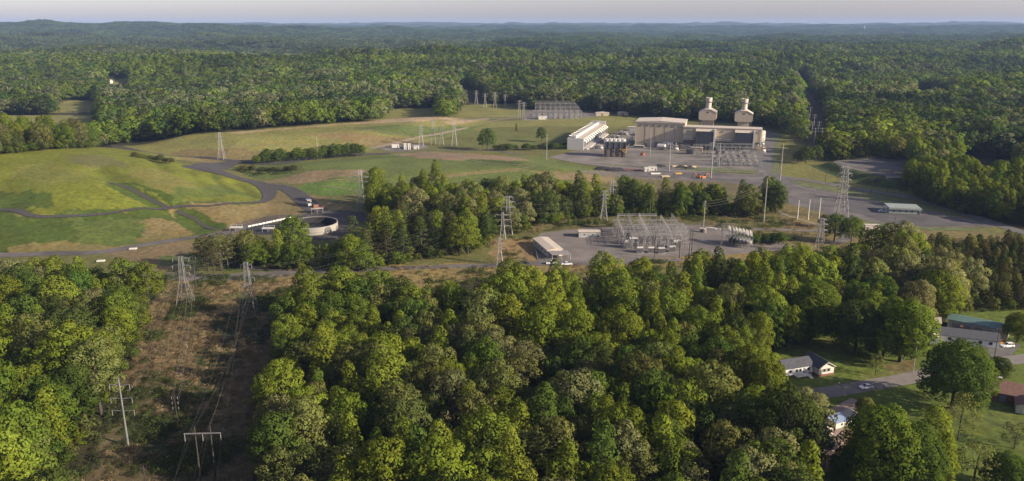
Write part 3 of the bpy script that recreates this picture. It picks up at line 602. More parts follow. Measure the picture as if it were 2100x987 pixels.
def pick(x, y, nfull=True):
    """species and tint of each tree, in loose stands"""
    k = x.size; s1 = fbm(x / 60, y / 60, 61, 2) + .9 * (rng.random(k) - .5); s2 = fbm(x / 160, y / 110, 67, 2)
    t = np.zeros(k, int); u = rng.random(k); YZ = inpoly(YOUNG, x, y); BZ = inpoly(BRIGHT, x, y)
    t[u < 1.] = 0; t[u < .80] = 1; t[u < .52] = 2; t[u < .30] = 3; t[u < .16] = 5; t[u < .06] = 4
    t[(s1 > .5) & (u > .3)] = 4; t[(s1 > .22) & (s1 <= .42) & (u > .45)] = 3; t[(s1 < -.42)] = 7; t[(s1 < -.25) & (s1 >= -.42)] = 2
    pine = (s2 < -.28) & (rng.random(k) < .35) | (rng.random(k) < .05)
    for q in PINEZ: pine |= inpoly(q, x, y) & (rng.random(k) < .78)
    pine &= ~YZ & ~BZ; t[YZ] = np.where(u[YZ] < .7, 7, 3); t[BZ] = np.where(u[BZ] < .6, 2, 0)
    t[pine] = np.where(rng.random(pine.sum()) < .6, 6, 5)
    return t, pine
def tintc(t, x, y, d):
    c = TINTS[t].copy(); k = t.size; c *= (1 + .28 * fbm(x / 90, y / 70, 77, 2))[:, None]
    c *= (1 + .12 * rng.normal(size=(k, 1))).clip(.6, 1.5); c[:, 0] *= 1 + .045 * rng.normal(size=k)
    return c
# ------------------------------------------------------------------ forest: near ones as individuals, the rest as one mass
def vis_px(x, y, m=60):
    dep = y * CP + (CAM_Z - 10) * SP; px = 1050 + FPX * x / dep; py = 493.5 - FPX * (y * SP - (CAM_Z - 10) * CP) / dep
    return (px > -m) & (px < 2100 + m) & (py < 987 + m + 20)
PZ0 = PINEZ[0]
x1_, y1_ = jgrid(150, 700, 9.2); m = wooded(x1_, y1_) & ~inpoly(PZ0, x1_, y1_); x1_, y1_ = x1_[m], y1_[m]
t1_, pine1 = pick(x1_, y1_)
vi = vis_px(x1_, y1_, 0) & (y1_ < 480)
order = np.argsort(np.where(vi, y1_, 1e9)); sel = np.zeros(x1_.size, bool)
sel[order[:215]] = True; sel &= vi
def region(x, y):
    px, py = px_of(x, y)
    if px < 400: return ('in the wood left of the power line clearing', 'trees of the wood left of the power line clearing')
    if px > 1500 and y < 300: return ('in the wood beside the white ranch house', 'trees of the wood beside the ranch house')
    return ('in the big wood between clearing and houses', 'trees of the big wood right of the power line clearing')
def place_tree(x, y, k, s, tintv, label, group, rz=None, z=None, name='broadleaf_tree', sz=1.0):
    Hh, cm, tm, kind = FULL[k]
    e = empty(name, (x, y, h1(x, y) if z is None else z), rnd.uniform(0, 6.28) if rz is None else rz, label, 'tree', group); e.scale = (s, s, s * sz)
    a = bpy.data.objects.new('crown', cm); b_ = bpy.data.objects.new('trunk', tm)
    for q in (a, b_): col.objects.link(q); q.parent = e
    a.color = (*tintv, 1); return e
SPOTS = []       # keep clear: (x, y, r) of hand-placed trees and towers, filled before
def var_for(t, pn, g=rnd):
    if pn: return g.choice([8, 9])
    if t in (4, 3): return g.choice([0, 1, 2, 3, 7])
    return g.choice([0, 1, 2, 3, 0, 1, 4, 5, 6, 2])
cols1 = tintc(t1_, x1_, y1_, None); sc1 = np.clip(rng.normal(1.03, .17, x1_.size) + .3 * fbm(x1_ / 60, y1_ / 45, 87, 2), .6, 1.45); var1 = np.array([var_for(int(t), bool(p)) for t, p in zip(t1_, pine1)])
SH = {0: 'round-crowned', 4: 'tall narrow', 7: 'thin-leaved', 8: 'ragged'}
for i in np.nonzero(sel)[0]:
    v = int(var1[i]); kd = FULL[v][3]; rg = region(x1_[i], y1_[i])
    sh = {'oak': 'round-crowned', 'tall': 'tall narrow', 'airy': 'thin-leaved', 'pine': 'ragged'}[kd]; sz = 'big ' if sc1[i] > 1.16 else ('small ' if sc1[i] < .86 else '')
    nm = 'pine_tree' if kd == 'pine' else 'broadleaf_tree'
    place_tree(float(x1_[i]), float(y1_[i]), v, float(sc1[i]), tuple(cols1[i]), f"{sz}{sh} {TN[t1_[i]]} {'pine' if kd == 'pine' else 'tree'} {rg[0]}", rg[1], name=nm)
rest = ~sel & vis_px(x1_, y1_, 260)
PTS = [np.stack([x1_[rest], y1_[rest], H(x1_[rest], y1_[rest])], 1)]; IDX = [var1[rest]]
q = sc1[rest]; SCL = [np.stack([q, q, q], 1)]; TIN = [cols1[rest]]
x2_, y2_ = jgrid(700, 2700, 8.6, .70, 60); m = wooded(x2_, y2_); x2_, y2_ = x2_[m], y2_[m]; t2_, p2_ = pick(x2_, y2_); z2_ = H(x2_, y2_)
# valley trees by the river have paler, greyer spring leaves
riv = (np.abs(y2_ - (1190 + 90 * fbm(x2_ / 300, y2_ * 0, 3, 1))) < 150) & (rng.random(x2_.size) < .42) & (fbm(x2_ / 90, y2_ / 70, 33, 2) > -.15); t2_[riv & ~p2_] = 4
m2 = (x2_ < -100) & (y2_ > 2150) & (rng.random(x2_.size) < .5); t2_[m2] = 4; dk = fbm(x2_ / 240, y2_ / 150, 99, 2); t2_[(dk > .28) & (rng.random(x2_.size) < .8)] = 5; lt_ = (dk < -.3) & (rng.random(x2_.size) < .7); t2_[lt_] = 2; st2 = (1 + .5 * fbm(x2_ / 210, y2_ / 150, 95, 2))[:, None]
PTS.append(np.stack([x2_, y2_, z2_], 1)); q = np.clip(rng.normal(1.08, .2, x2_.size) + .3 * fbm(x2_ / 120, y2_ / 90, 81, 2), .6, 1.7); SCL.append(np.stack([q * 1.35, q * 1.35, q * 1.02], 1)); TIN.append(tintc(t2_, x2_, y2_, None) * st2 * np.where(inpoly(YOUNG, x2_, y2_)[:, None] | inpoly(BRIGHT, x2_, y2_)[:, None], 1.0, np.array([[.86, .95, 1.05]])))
vv = rng.integers(0, 3, x2_.size); vv[rng.random(x2_.size) < .12] = 3; vv[p2_] = 5; IDX.append(NFULL + vv)   # replaced below by the index of the mid models
x3_, y3_ = jgrid(2700, 10500, 36, .70, 100); t3_, p3_ = pick(x3_ / 3, y3_ / 3)
m3 = (x3_ < -100) & (y3_ < 4800) & (rng.random(x3_.size) < .8); t3_[m3] = 4
PTS.append(np.stack([x3_, y3_, H(x3_, y3_)], 1)); q = rng.uniform(.85, 1.2, x3_.size); SCL.append(np.stack([q, q, q], 1))
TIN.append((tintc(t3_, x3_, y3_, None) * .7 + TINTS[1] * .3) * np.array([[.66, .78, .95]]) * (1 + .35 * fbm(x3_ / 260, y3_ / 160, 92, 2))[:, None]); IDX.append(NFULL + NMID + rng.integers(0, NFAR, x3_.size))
px_, py_ = jgrid(300, 520, 5.4, .8, 60); m = inpoly(PZ0, px_, py_) & wooded(px_, py_); px_, py_ = px_[m], py_[m]; q = rng.uniform(.5, .72, px_.size); tt_ = np.where(rng.random(px_.size) < .5, 6, np.where(rng.random(px_.size) < .5, 3, 5))
PTS.append(np.stack([px_, py_, H(px_, py_)], 1)); IDX.append(np.where(rng.random(px_.size) < .75, 8 + rng.integers(0, 2, px_.size), rng.integers(4, 7, px_.size))); SCL.append(np.stack([q * 1.25, q * 1.25, q], 1)); TIN.append(tintc(tt_, px_, py_, None) * .85)
ux, uy = jgrid(150, 720, 4.6, .62, 60); m = wooded(ux, uy) & vis_px(ux, uy, 60); ux, uy = ux[m], uy[m]; ut, up_ = pick(ux, uy); ut[ut == 4] = 1; q = rng.uniform(.22, .46, ux.size)
PTS.append(np.stack([ux, uy, H(ux, uy)], 1)); IDX.append(NFULL + rng.integers(0, 3, ux.size)); SCL.append(np.stack([q * 1.2, q * 1.2, q], 1)); TIN.append(tintc(ut, ux, uy, None) * .85)
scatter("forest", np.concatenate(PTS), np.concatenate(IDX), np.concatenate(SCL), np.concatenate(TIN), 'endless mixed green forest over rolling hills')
print("forest", sum(len(p) for p in PTS), 'individual', int(sel.sum()))
# brush and tall grass in the clearing and on the rough banks
BR = [PZ(q) for q in ([(300, 566), (640, 566), (600, 600), (550, 640), (540, 760), (520, 1080), (90, 1080), (240, 800), (330, 620)], )]
BR2 = [PZ(q) for q in ([(1240, 452), (1400, 445), (1560, 445), (1640, 455), (1700, 480), (1660, 515), (1600, 505), (1510, 476), (1400, 458), (1240, 465)], [(1000, 490), (1085, 482), (1090, 535), (1010, 538)], [(480, 342), (600, 345), (600, 355), (490, 358)], [(1510, 470), (1610, 478), (1620, 505), (1560, 505), (1515, 490)],
  [(800, 548), (1100, 546), (1500, 525), (1500, 545), (1100, 580), (800, 590)], [(400, 500), (760, 500), (760, 560), (420, 556)], [(1080, 455), (1240, 440), (1240, 455), (1090, 480)])]
bx_, by_ = jgrid(150, 700, 2.3, .62, 20); a_ = np.zeros(bx_.size, bool); b2_ = a_.copy()
for q in BR: a_ |= inpoly(q, bx_, by_)
for q in BR2: b2_ |= inpoly(q, bx_, by_)
nn_ = fbm(bx_ / 18, by_ / 18, 71, 3); keep = (a_ & (rng.random(bx_.size) < .6 + .3 * (nn_ > .1))) | (b2_ & (rng.random(bx_.size) < .18 + .25 * (nn_ > .15)))
bx_, by_, nn_ = bx_[keep], by_[keep], nn_[keep]; k = bx_.size
tb = np.where((nn_ > .02)[:, None], np.array([[.055, .072, .022]]), np.array([[.19, .15, .085]])) * (1 + .25 * rng.normal(size=(k, 1))).clip(.4, 1.6)
s = rng.uniform(.45, 1.25, k) * np.where(nn_ > .2, 1.35, 1); scatter("brush", np.stack([bx_, by_, H(bx_, by_)], 1), NFULL + NMID + NFAR + rng.integers(0, NBR, k), np.stack([s, s, s * .8], 1), tb, 'dry tan grass and dark low brush')
# ------------------------------------------------------------------ trees that stand alone or in small rows
def tree_px(px, py, hpx, kind, tone, label, group=None, wide=1.0, name=None, zb=None):
    """one tree whose foot is seen at (px, py) and that is hpx photo pixels tall"""
    x, y = G(px, py); z0 = h1(x, y); hm = ztop(x, y, py - hpx) - z0
    if kind == 'oak' and px > 1580 and py > 640: kind = 'lawn'
    ks = {'lawn': [10, 11], 'oak': [0, 1, 2, 3], 'tall': [4, 5, 6], 'airy': [7], 'pine': [8, 9]}[kind]; k = rnd.choice(ks); s = hm / FULL[k][0]
    tv = np.array(TINTS[tone]) * rnd.uniform(.9, 1.12)
    e = place_tree(x, y, k, s * wide, tuple(tv), label, group, name=name or ('pine_tree' if kind == 'pine' else 'broadleaf_tree'), sz=1 / wide); return e
LN = [ # px, py(foot), height px, kind, tone, width, label
 (1665, 693, 112, 'oak', 0, 1.15, 'spreading oak with a bare trunk on the lawn behind the ranch house'),
 (1752, 728, 110, 'oak', 5, 1.1, 'dark dense round tree right of the spreading oak on the lawn'),
 (1845, 742, 128, 'oak', 0, 1.12, 'big two-lobed leafy tree between ranch house and grey-roofed house'),
 (1810, 735, 95, 'oak', 1, 1.0, 'mid green tree tucked behind the big two-lobed tree'),
 (1795, 770, 42, 'airy', 3, 1.0, 'small thin-leaved tree on the lawn near the street pole'),
 (1915, 655, 100, 'oak', 2, 1.2, 'bright spreading tree above the tan-roofed house'),
 (1885, 650, 85, 'oak', 0, 1.0, 'leafy tree left of the bright spreading tree'),
 (1953, 838, 132, 'oak', 1, 1.25, 'huge broad oak by the street bend, widest crown among the houses'),
 (1963, 905, 100, 'airy', 3, .8, 'slim olive tree just below the huge broad oak'),
 (1795, 1010, 172, 'oak', 0, 1.0, 'huge dark-leaved tree over the driveway'),
 (1735, 1010, 90, 'oak', 1, 1.0, 'leafy tree at the left foot of the driveway giant'),
 (1855, 1010, 140, 'oak', 1, 1.1, 'rounded tree right of the driveway giant'),
 (1900, 985, 150, 'tall', 2, 1.3, 'tall sunlit tree with a yellow-green crown above the white greenhouse'),
 (1925, 1010, 120, 'tall', 2, 1.1, 'yellow-green tree beside the white greenhouse'),
 (2085, 702, 58, 'oak', 2, 1.25, 'round light green tree beside the orange and white cars'),
 (2045, 775, 42, 'oak', 5, 1.4, 'small dark bushy tree below the far street'),
 (2060, 1010, 78, 'oak', 1, 1.3, 'dark round tree at the bottom right corner'),
 (1995, 1000, 90, 'airy', 3, 1.3, 'sparse thin-leaved tree on the lower lawn'),
 (2080, 920, 50, 'airy', 6, 1.6, 'low brown-leaved bushy tree on the lower lawn'),
 (1772, 850, 34, 'oak', 3, 1.2, 'small olive tree by the top of the worn driveway'),
 (1588, 940, 100, 'airy', 4, .9, 'bare grey spring tree left of the parked violet car'),
 (1612, 950, 88, 'airy', 2, .8, 'yellow-green thin tree beside the parked violet car'),
 (1690, 960, 42, 'pine', 6, 1.7, 'dark reddish shrubby tree below the worn driveway'),
 (1640, 985, 60, 'oak', 1, 1.4, 'low leafy tree left of the reddish shrubby tree'),
 # complex in the middle
 (1000, 309, 44, 'oak', 1, 1.35, 'large dark round tree standing alone in the back field'),
 (1110, 292, 31, 'oak', 1, 1.0, 'medium round tree in the back field near the cooling tower'),
 (1059, 270, 17, 'tall', 5, .85, 'small dark cedar alone in the back field'),
 (1710, 496, 58, 'oak', 1, 1.2, 'dark leafy tree below the largest lattice tower'),
 (1745, 500, 56, 'oak', 0, 1.1, 'lighter leafy tree beside the curved lane'),
 (1688, 466, 26, 'oak', 6, 1.1, 'small brown bushy tree by the largest lattice tower'),
 (1840, 545, 90, 'oak', 4, 1.2, 'pale straw-crowned tree at the edge of the pine stand'),
 (1790, 540, 75, 'oak', 2, 1.2, 'bright green tree in front of the white container'),
 (604, 530, 88, 'oak', 0, 1.05, 'tall bright tree standing in front of the round tank'),
 (428, 556, 74, 'pine', 6, 1.9, 'big ragged brownish pine near the tank, leftmost of three'),
 (455, 556, 76, 'pine', 3, 1.9, 'big ragged olive pine near the tank, middle of three'),
 (440, 566, 60, 'pine', 6, 1.6, 'lower brown pine in front of the big ragged pines'), (468, 552, 60, 'pine', 6, 1.5, 'brown pine at the right of the big ragged pines'),
 (415, 548, 62, 'pine', 3, 1.4, 'ragged olive pine behind the brownish pine'),
 (1580, 432, 66, 'oak', 1, 1.2, 'dark round tree at the right end of the middle wood'),
 (1590, 438, 60, 'oak', 5, 1.0, 'dark green tree leaning on the round end tree of the middle wood'),
 (1652, 336, 36, 'oak', 5, 1.3, 'dark round tree at the foot of the far power line cut'),
 (1672, 332, 34, 'oak', 5, 1.2, 'dark green tree right beside the far power line cut'),
 (1636, 334, 24, 'oak', 3, 1.2, 'low olive tree left of the dark trees by the cut'),
]
for px, py, hp, kd, tn, wd, lb in LN: tree_px(px, py, hp, kd, tn, lb, None, wd)
# rows: (count, from, to, heights, ...)
def row(n, a, b, h, kinds, tones, label, group, wide=1.2, jit=3, nm='broadleaf_tree'):
    for i in range(n):
        t = (i + .5) / n; px = a[0] + (b[0] - a[0]) * t + rnd.uniform(-jit, jit); py = a[1] + (b[1] - a[1]) * t + rnd.uniform(-jit, jit) * .35
        tree_px(px, py, (h[0] + (h[1] - h[0]) * t) * rnd.uniform(.68, 1.2), rnd.choice(kinds), rnd.choice(tones), label, group, wide * rnd.uniform(.9, 1.2), name=nm)
row(32, (522, 337), (748, 319), (25, 24), ['oak', 'oak', 'airy', 'tall'], [0, 1, 1, 5], 'leafy young tree in the row between the two fields', 'row of young trees between the fields', 1.25)
row(14, (1010, 309), (1165, 306), (12, 13), ['oak'], [1, 5], 'low dark bush in the hedge left of the cooling tower', 'dark bushes left of the cooling tower', 1.9, 4, 'bush')
row(12, (275, 322), (350, 336), (10, 12), ['oak'], [6, 5, 3], 'low brown bush behind the crest of the grass mound', 'brown bushes behind the mound', 1.9, 2, 'bush')
row(20, (480, 350), (615, 350), (10, 9), ['oak', 'airy'], [3, 1, 6], 'low olive bush on the bank by the dark gravel road', 'olive bushes on the bank', 1.8, 4, 'bush')
row(22, (1500, 500), (1605, 498), (18, 20), ['oak', 'airy'], [3, 1, 5], 'leafy bush at the right end of the substation', 'bushes at the right end of the substation', 1.6, 6, 'bush')
row(14, (1250, 440), (1520, 428), (13, 12), ['oak', 'airy'], [3, 1, 1], 'green bush in the brush strip behind the substation', 'bushes behind the substation', 1.5, 8, 'bush')
row(12, (1010, 452), (1230, 466), (22, 18), ['oak', 'tall'], [1, 3, 0], 'young tree on the edge of the middle wood', 'young trees on the edge of the middle wood', 1.2, 6)
row(16, (500, 548), (760, 556), (44, 60), ['tall', 'oak'], [0, 0, 1, 2], 'leafy roadside tree in front of the round tank', 'roadside trees in front of the tank', 1.15, 6)
# ------------------------------------------------------------------ shared building materials
M_TAN = mat("beige_siding", (.43, .355, .26), .75, var=.07, scale=.5, streak=(1.6, 1.6, .05), bump=.02)
M_TANR = mat("beige_roof", (.43, .37, .31), .7, var=.08, scale=.4)
M_WHITE = mat("white_paint", (.54, .52, .48), .6, var=.06, scale=.8); M_STEEL = mat("galvanized_steel", (.27, .26, .25), .6, 0, var=.12, scale=.7)
M_STEELD = mat("weathered_steel", (.15, .14, .14), .7, 0, var=.2, scale=.8); M_DARKP = mat("dark_panel", (.035, .04, .055), .7, var=.25, scale=2)
M_CONC = mat("concrete", (.33, .31, .29), .85, var=.15, scale=.4, streak=(.5, .5, .08)); M_YEL = mat("yellow_paint", (.42, .26, .06), .6, var=.15); M_RED = mat("rusty_red", (.20, .055, .03), .8, var=.2)
M_GLASS = mat("window_glass", (.02, .025, .03), .12, var=.1); M_PIPE = mat("pipe_cladding", (.45, .43, .41), .45, .3, var=.08); M_BLUE = mat("blue_grey_paint", (.13, .155, .18), .6, var=.1)
M_BLACK = mat("coal_black", (.022, .02, .022), .95, var=.3, scale=1.2); M_WOOD = mat("creosote_wood", (.035, .028, .024), .9, var=.25, scale=2); M_SIGN = mat("grey_insulator", (.22, .21, .21), .4, var=.1)
M_TIMBER = mat("pale_timber", (.38, .29, .17), .85, var=.15)
PHI = R(16)                                       # the power plant is turned 16 degrees clockwise
def root(name, x, y, rz, label, cat, group=None): return empty(name, (x, y, h1(x, y)), rz, label, cat, group)
def gp(px, py): return G(px, py)
# ------------------------------------------------------------------ turbine hall
x0, y0 = P(1302, 300); e = root('turbine_hall', x0, y0, -PHI, 'tall beige windowless turbine hall with a row of louvres under its roof', 'hall')
W_, D_, Hh_ = 48.5, 32, 24.3
MB().bx(0, W_, 0, D_, -.5, Hh_).build('wall', M_TAN, e)
r_ = MB(); r_.prism([(-.5, Hh_ + .02), (W_ + .5, Hh_ + .02), (W_ + .5, Hh_ + .9), (W_ / 2, Hh_ + 2.2), (-.5, Hh_ + .9)], -.6, D_ + .6); r_.build('roof', M_TANR, e)
for i in range(7): MB().bx(2.8 + i * 6.55, 6.2 + i * 6.55, -.25, -.003, 20.6, 22.3).build('louvre', M_STEELD, e)
pl = MB()
for i in range(1, 5): pl.bx(i * W_ / 5 - .12, i * W_ / 5 + .12, -.12, -.003, .2, 20.2)
pl.build('wall_seam', M_STEELD, e)
MB().bx(30, 48.2, -.9, -.003, .3, 5.5).build('dark_base_panel', M_STEELD, e); MB().bx(9, 12, -.2, -.004, 0, 3.4).build('door', M_STEELD, e); MB().bx(20, 24.4, -.2, -.004, 0, 5).build('door', M_STEELD, e)
MB().bx(-.18, .35, -.35, -.003, -.2, Hh_).bx(W_ - .5, W_ + .25, -.35, -.003, -.2, Hh_).build('corner_trim', M_TANR, e)
# ------------------------------------------------------------------ long hall with intake filters
x1, y1 = P(1399, 306); e = root('generator_hall', x1, y1, -PHI, 'long beige generator hall with two dark square air intakes', 'hall')
L_ = 74; Hl = 21.4
MB().bx(0, L_, 2, 17, 9, Hl).build('wall', M_TAN, e); MB().bx(.4, L_ - .6, 4, 17, -.5, 9).build('dark_lower_bay', M_STEELD, e)
MB().bx(-.4, L_ + .5, 1.5, 17.5, Hl, Hl + .7).build('roof', M_TANR, e); MB().bx(L_ - .9, L_ + .35, 1.2, 2.1, -.4, Hl - .02).build('corner_column', M_WHITE, e)
for k, xa in enumerate((12.5, 49.5)):
    MB().bx(xa, xa + 16.5, -3.2, 1.97, 6.5, 18.6).build('intake_screen', M_DARKP, e); MB().prism([(-3.4, 18.63), (1.9, 18.63), (1.9, 20.6)], xa - .3, xa + 16.8, 'x').build('intake_hood', M_TANR, e)
    MB().bx(xa + 16.9, xa + 18.6, -3.4, 1.97, 4, 20.6).build('intake_side', M_WHITE, e)
    f = MB()
    for j in range(4): f.bx(xa + 1 + j * 4.6, xa + 1.5 + j * 4.6, -3, -2.5, -.2, 6.5)
    f.build('intake_leg', M_STEEL, e)
p_ = MB(); p_.bar((0, -1.2, 12), (12, -1.2, 12), .55, 8).bar((0, -1.2, 10.3), (12, -1.2, 10.3), .35, 8); p_.build('pipe', M_PIPE, e, True)
p_ = MB(); p_.bar((31.3, -1.2, 11.8), (49, -1.2, 11.2), .55, 8).bar((31.3, -1.2, 10), (49, -1.2, 9.6), .35, 8).bar((49, -1.2, 11.2), (49, -1.2, 3), .4, 8); p_.build('pipe', M_PIPE, e, True)
for i in range(9):
    if i in (1, 5): continue
    MB().bx(4 + i * 8, 6.4 + i * 8, 1.8, 1.997, 17.6, 18.8).build('louvre', M_STEELD, e)
# ------------------------------------------------------------------ boilers with stacks
for px_, nm in ((1450, 'left'), (1523, 'right')):
    yb = 845 if nm == 'left' else 830; xb = (px_ - 1050) / FPX * (yb * CP + 110 * SP); e = root('boiler_stack', xb, yb, -PHI, f'{"left" if nm == "left" else "right"} one of the two boiler stacks with a house-shaped beige hood', 'boiler stack', 'boiler stacks behind the generator hall')
    MB().bx(-6.0, 6.0, -7, 12, -.5, 20.5).build('boiler_casing', M_TAN, e)
    h_ = MB(); h_.prism([(-9.2, 21.8), (-7.4, 20.52), (7.4, 20.52), (9.2, 21.8), (9.2, 28.4), (3.2, 31.6), (-3.2, 31.6), (-9.2, 28.4)], -9.5, 8); h_.build('hood', M_TAN, e)
    cap = MB(); cap.prism([(-9.4, 28.43), (-3.3, 31.64), (3.3, 31.64), (9.4, 28.43), (9.4, 28.9), (3.3, 32.2), (-3.3, 32.2), (-9.4, 28.9)], -9.8, 8.3); cap.build('roof', M_TANR, e)
    s_ = MB(); s_.lathe([(2.95, 31), (2.9, 40.2), (3.4, 40.3), (3.4, 43.8), (3.05, 43.9), (3.0, 43)], 24, (0, 0, 0)); st_ = s_.build('stack', M_TANR, e, False)
    MB().lathe([(3.3, 39.2), (4.5, 39.2), (4.5, 39.5), (3.3, 39.5)], 20).bx(4.2, 6, -.8, .8, 38.6, 40).build('walkway', M_STEELD, st_)
    sc_ = MB()
    for sx in (-8.0, 8.0):
        for sy in (-7, 0, 7): sc_.bar((sx, sy, -.3), (sx, sy, 21), .22)
        for zz in range(4, 21, 5): sc_.bar((sx, -7, zz), (sx, 7, zz), .16).bar((sx, -7, zz), (sx, 0, zz + 5), .1)
    sc_.build('steel_frame', M_STEELD, e); MB().bx(-.8, .8, -9.62, -9.503, 28.2, 29.8).build('vent', M_DARKP, e)
# ------------------------------------------------------------------ tank and gear at the right end
x, y = P(1561, 292); e = root('storage_tank', x, y + 10, 0, 'round cream storage tank at the right end of the generator hall', 'tank')
MB().lathe([(6.8, -.3), (6.8, 10.2), (6.9, 10.3), (6.9, 10.7), (0.3, 12)], 32).build('shell', M_TANR, e); MB().lathe([(6.84, 3.2), (6.95, 3.2), (6.95, 3.6), (6.84, 3.6)], 32, caps=False).lathe([(6.84, 7), (6.95, 7), (6.95, 7.3), (6.84, 7.3)], 32, caps=False).build('band', M_STEEL, e)
def skid(px, py, label, cols=(M_YEL, M_WHITE, M_STEELD), seed=0, w=8, h=5, name='equipment_skid', cat='machinery', rz=-PHI, group=None):
    g = random.Random(seed); x, y = G(px, py); e = root(name, x, y, rz, label, cat, group)
    MB().bx(-w / 2, w / 2, -2.6, 2.6, 0, .35).build('base', M_CONC, e)
    MB().bx(-w * .42, -w * .05, -1.6, 1.6, .36, h * .62).build('housing', cols[0], e); MB().bar((w * .02, 0, h * .3), (w * .45, 0, h * .3), h * .22, 12).build('drum', cols[1], e, True)
    f = MB()
    for sx in (-w * .46, 0, w * .46):
        for sy in (-2, 2): f.bar((sx, sy, .35), (sx, sy, h), .12)
    for sy in (-2, 2): f.bar((-w * .46, sy, h), (w * .46, sy, h), .12).bar((-w * .46, sy, h * .5), (w * .46, sy, h * .5), .1)
    f.build('frame', cols[2], e)
    p = MB()
    for i in range(3): a = g.uniform(-w * .4, w * .4); p.bar((a, -1, h * .6), (a, -1, h * g.uniform(1, 1.4)), .22, 8)
    p.bar((-w * .4, -1.2, h * .8), (w * .4, -1.2, h * .8), .2, 8); p.build('pipe', M_PIPE, e, True); return e
skid(1560, 313, 'yellow-framed gas treatment skid beside the generator hall', (M_YEL, M_WHITE, M_YEL), 1, 10, 6)
skid(1559, 298, 'white and tan pump skid below the cream storage tank', (M_TAN, M_WHITE, M_STEELD), 2, 9, 5)
skid(1278, 278, 'dark pump frame behind the small cooling unit', (M_STEELD, M_STEEL, M_STEELD), 3, 13, 5)
skid(1262, 284, 'grey pipe skid between the two cooling units', (M_STEEL, M_STEELD, M_STEELD), 4, 12, 4)
skid(1293, 292, 'white filter skid beside the turbine hall', (M_WHITE, M_PIPE, M_STEEL), 5, 9, 5)
skid(1380, 309, 'pale transformer skid in front of the turbine hall', (M_STEEL, M_WHITE, M_STEEL), 6, 12, 6)
skid(1228, 306, 'pale tank skid left of the small cooling unit', (M_BLUE, M_WHITE, M_STEEL), 7, 9, 5)
for i, (px, py, r, l) in enumerate(((1356, 307, 2.5, 7), (1370, 303, 2.8, 9))):
    x, y = G(px, py); e = root('pressure_vessel', x, y, -PHI, ['short pale blue horizontal vessel in front of the turbine hall', 'long pale horizontal vessel in front of the turbine hall'][i], 'vessel')
    v = MB(); v.bar((-l / 2, 0, r + .8), (l / 2, 0, r + .8), r, 16).bar((-l / 2 - 1, 0, r + .8), (-l / 2, 0, r + .8), r * .6, 16, r).bar((l / 2, 0, r + .8), (l / 2 + 1, 0, r + .8), r, 16, r * .6); v.build('vessel_shell', M_PIPE, e, False)
    MB().bx(-l / 3 - .3, -l / 3 + .3, -r * .8, r * .8, 0, 1.6).bx(l / 3 - .3, l / 3 + .3, -r * .8, r * .8, 0, 1.6).build('saddle', M_CONC, e)
for i, (px, py, w, d, h, m, lb) in enumerate(((1300, 268, 14, 7, 4, M_WHITE, 'low white service building behind the small cooling unit'), (1405, 306, 9, 5, 4.2, M_TAN, 'small beige electrical building below the left air intake'), (1335, 299, 6, 4, 3.6, M_STEEL, 'grey control kiosk in front of the turbine hall'), (1310, 304, 10, 3, 2.4, M_BLUE, 'blue-grey switch house near the turbine hall'), (1428, 311, 12, 4, 4, M_TAN, 'second beige electrical building below the left air intake'))):
    x, y = G(px, py); e = root('service_building', x, y, -PHI, lb, 'building'); MB().bx(-w / 2, w / 2, -d / 2, d / 2, -.2, h).build('wall', m, e); MB().bx(-w / 2 - .3, w / 2 + .3, -d / 2 - .3, d / 2 + .3, h + .003, h + .35).build('roof', M_TANR, e)
    MB().bx(-w / 2 + 1, -w / 2 + 2.1, -d / 2 - .06, -d / 2 - .003, 0, 2.2).build('door', M_STEELD, e); MB().bx(w / 2 - 2.5, w / 2 - 1, -d / 2 - .06, -d / 2 - .003, 1.1, 2.1).build('window', M_GLASS, e)
# ------------------------------------------------------------------ cooling towers
x, y = P(1163, 307); e = root('cooling_tower', x, y, -R(17), 'long cream cooling tower with a row of fan stacks on its roof', 'cooling tower')
LL, WW, HH = 118, 16.5, 10.5
MB().bx(0, WW, 0, 1.2, -.3, 11.5).build('end_wall', M_WHITE, e); MB().bx(1.2, WW - 1.2, 1.2, LL, .2, HH - .02).build('fill_bay', M_DARKP, e)
MB().bx(-.1, WW + .1, 1.22, LL, HH, HH + .9).build('deck', M_TANR, e); MB().bx(0, WW, LL + .01, LL + 1.2, -.3, 15).build('far_end_wall', M_WHITE, e)
MB().bx(6.6, 8.6, 1.25, LL, HH + .92, HH + 3).build('distribution_duct', M_WHITE, e)
MB().prism([(WW - 1.15, 0), (WW + 3.6, 0), (WW + 3.6, 1.3), (WW - 1.15, 1.9)], 1.25, LL).build('basin_wall', M_CONC, e)
for i in range(11):
    yy = 6 + i * 10.4; f = MB(); f.lathe([(3.5, HH + .92), (3.0, HH + 1.6), (3.3, HH + 2.9), (3.0, HH + 2.9), (2.8, HH + 1.5)], 20, (3.4, yy, 0), caps=False); f.build('fan_stack', M_WHITE, e)
for i in range(13):
    yy = 1.3 + i * 9.6; f = MB(); f.prism([(WW - 1.1, HH - .1), (WW + 2.2, HH - 2.2), (WW + 2.2, HH - 3.2), (WW - 1.1, HH - 2.2)], yy, yy + 5.6); f.build('louvre', M_WHITE, e)
c = MB()
for i in range(25): c.bx(WW - .9, WW - .5, 2 + i * 4.8, 2.4 + i * 4.8, .1, HH - .05)
for i in range(13): c.bar((WW + 2, 2 + i * 9.6, 0), (WW + 2, 2 + i * 9.6, HH - 2.3), .18)
c.build('column', M_WHITE, e)
x, y = P(1238, 322); e = root('cooling_unit', x, y, -R(8), 'small dark-sided cooling unit on yellow legs with many roof fans', 'cooling unit')
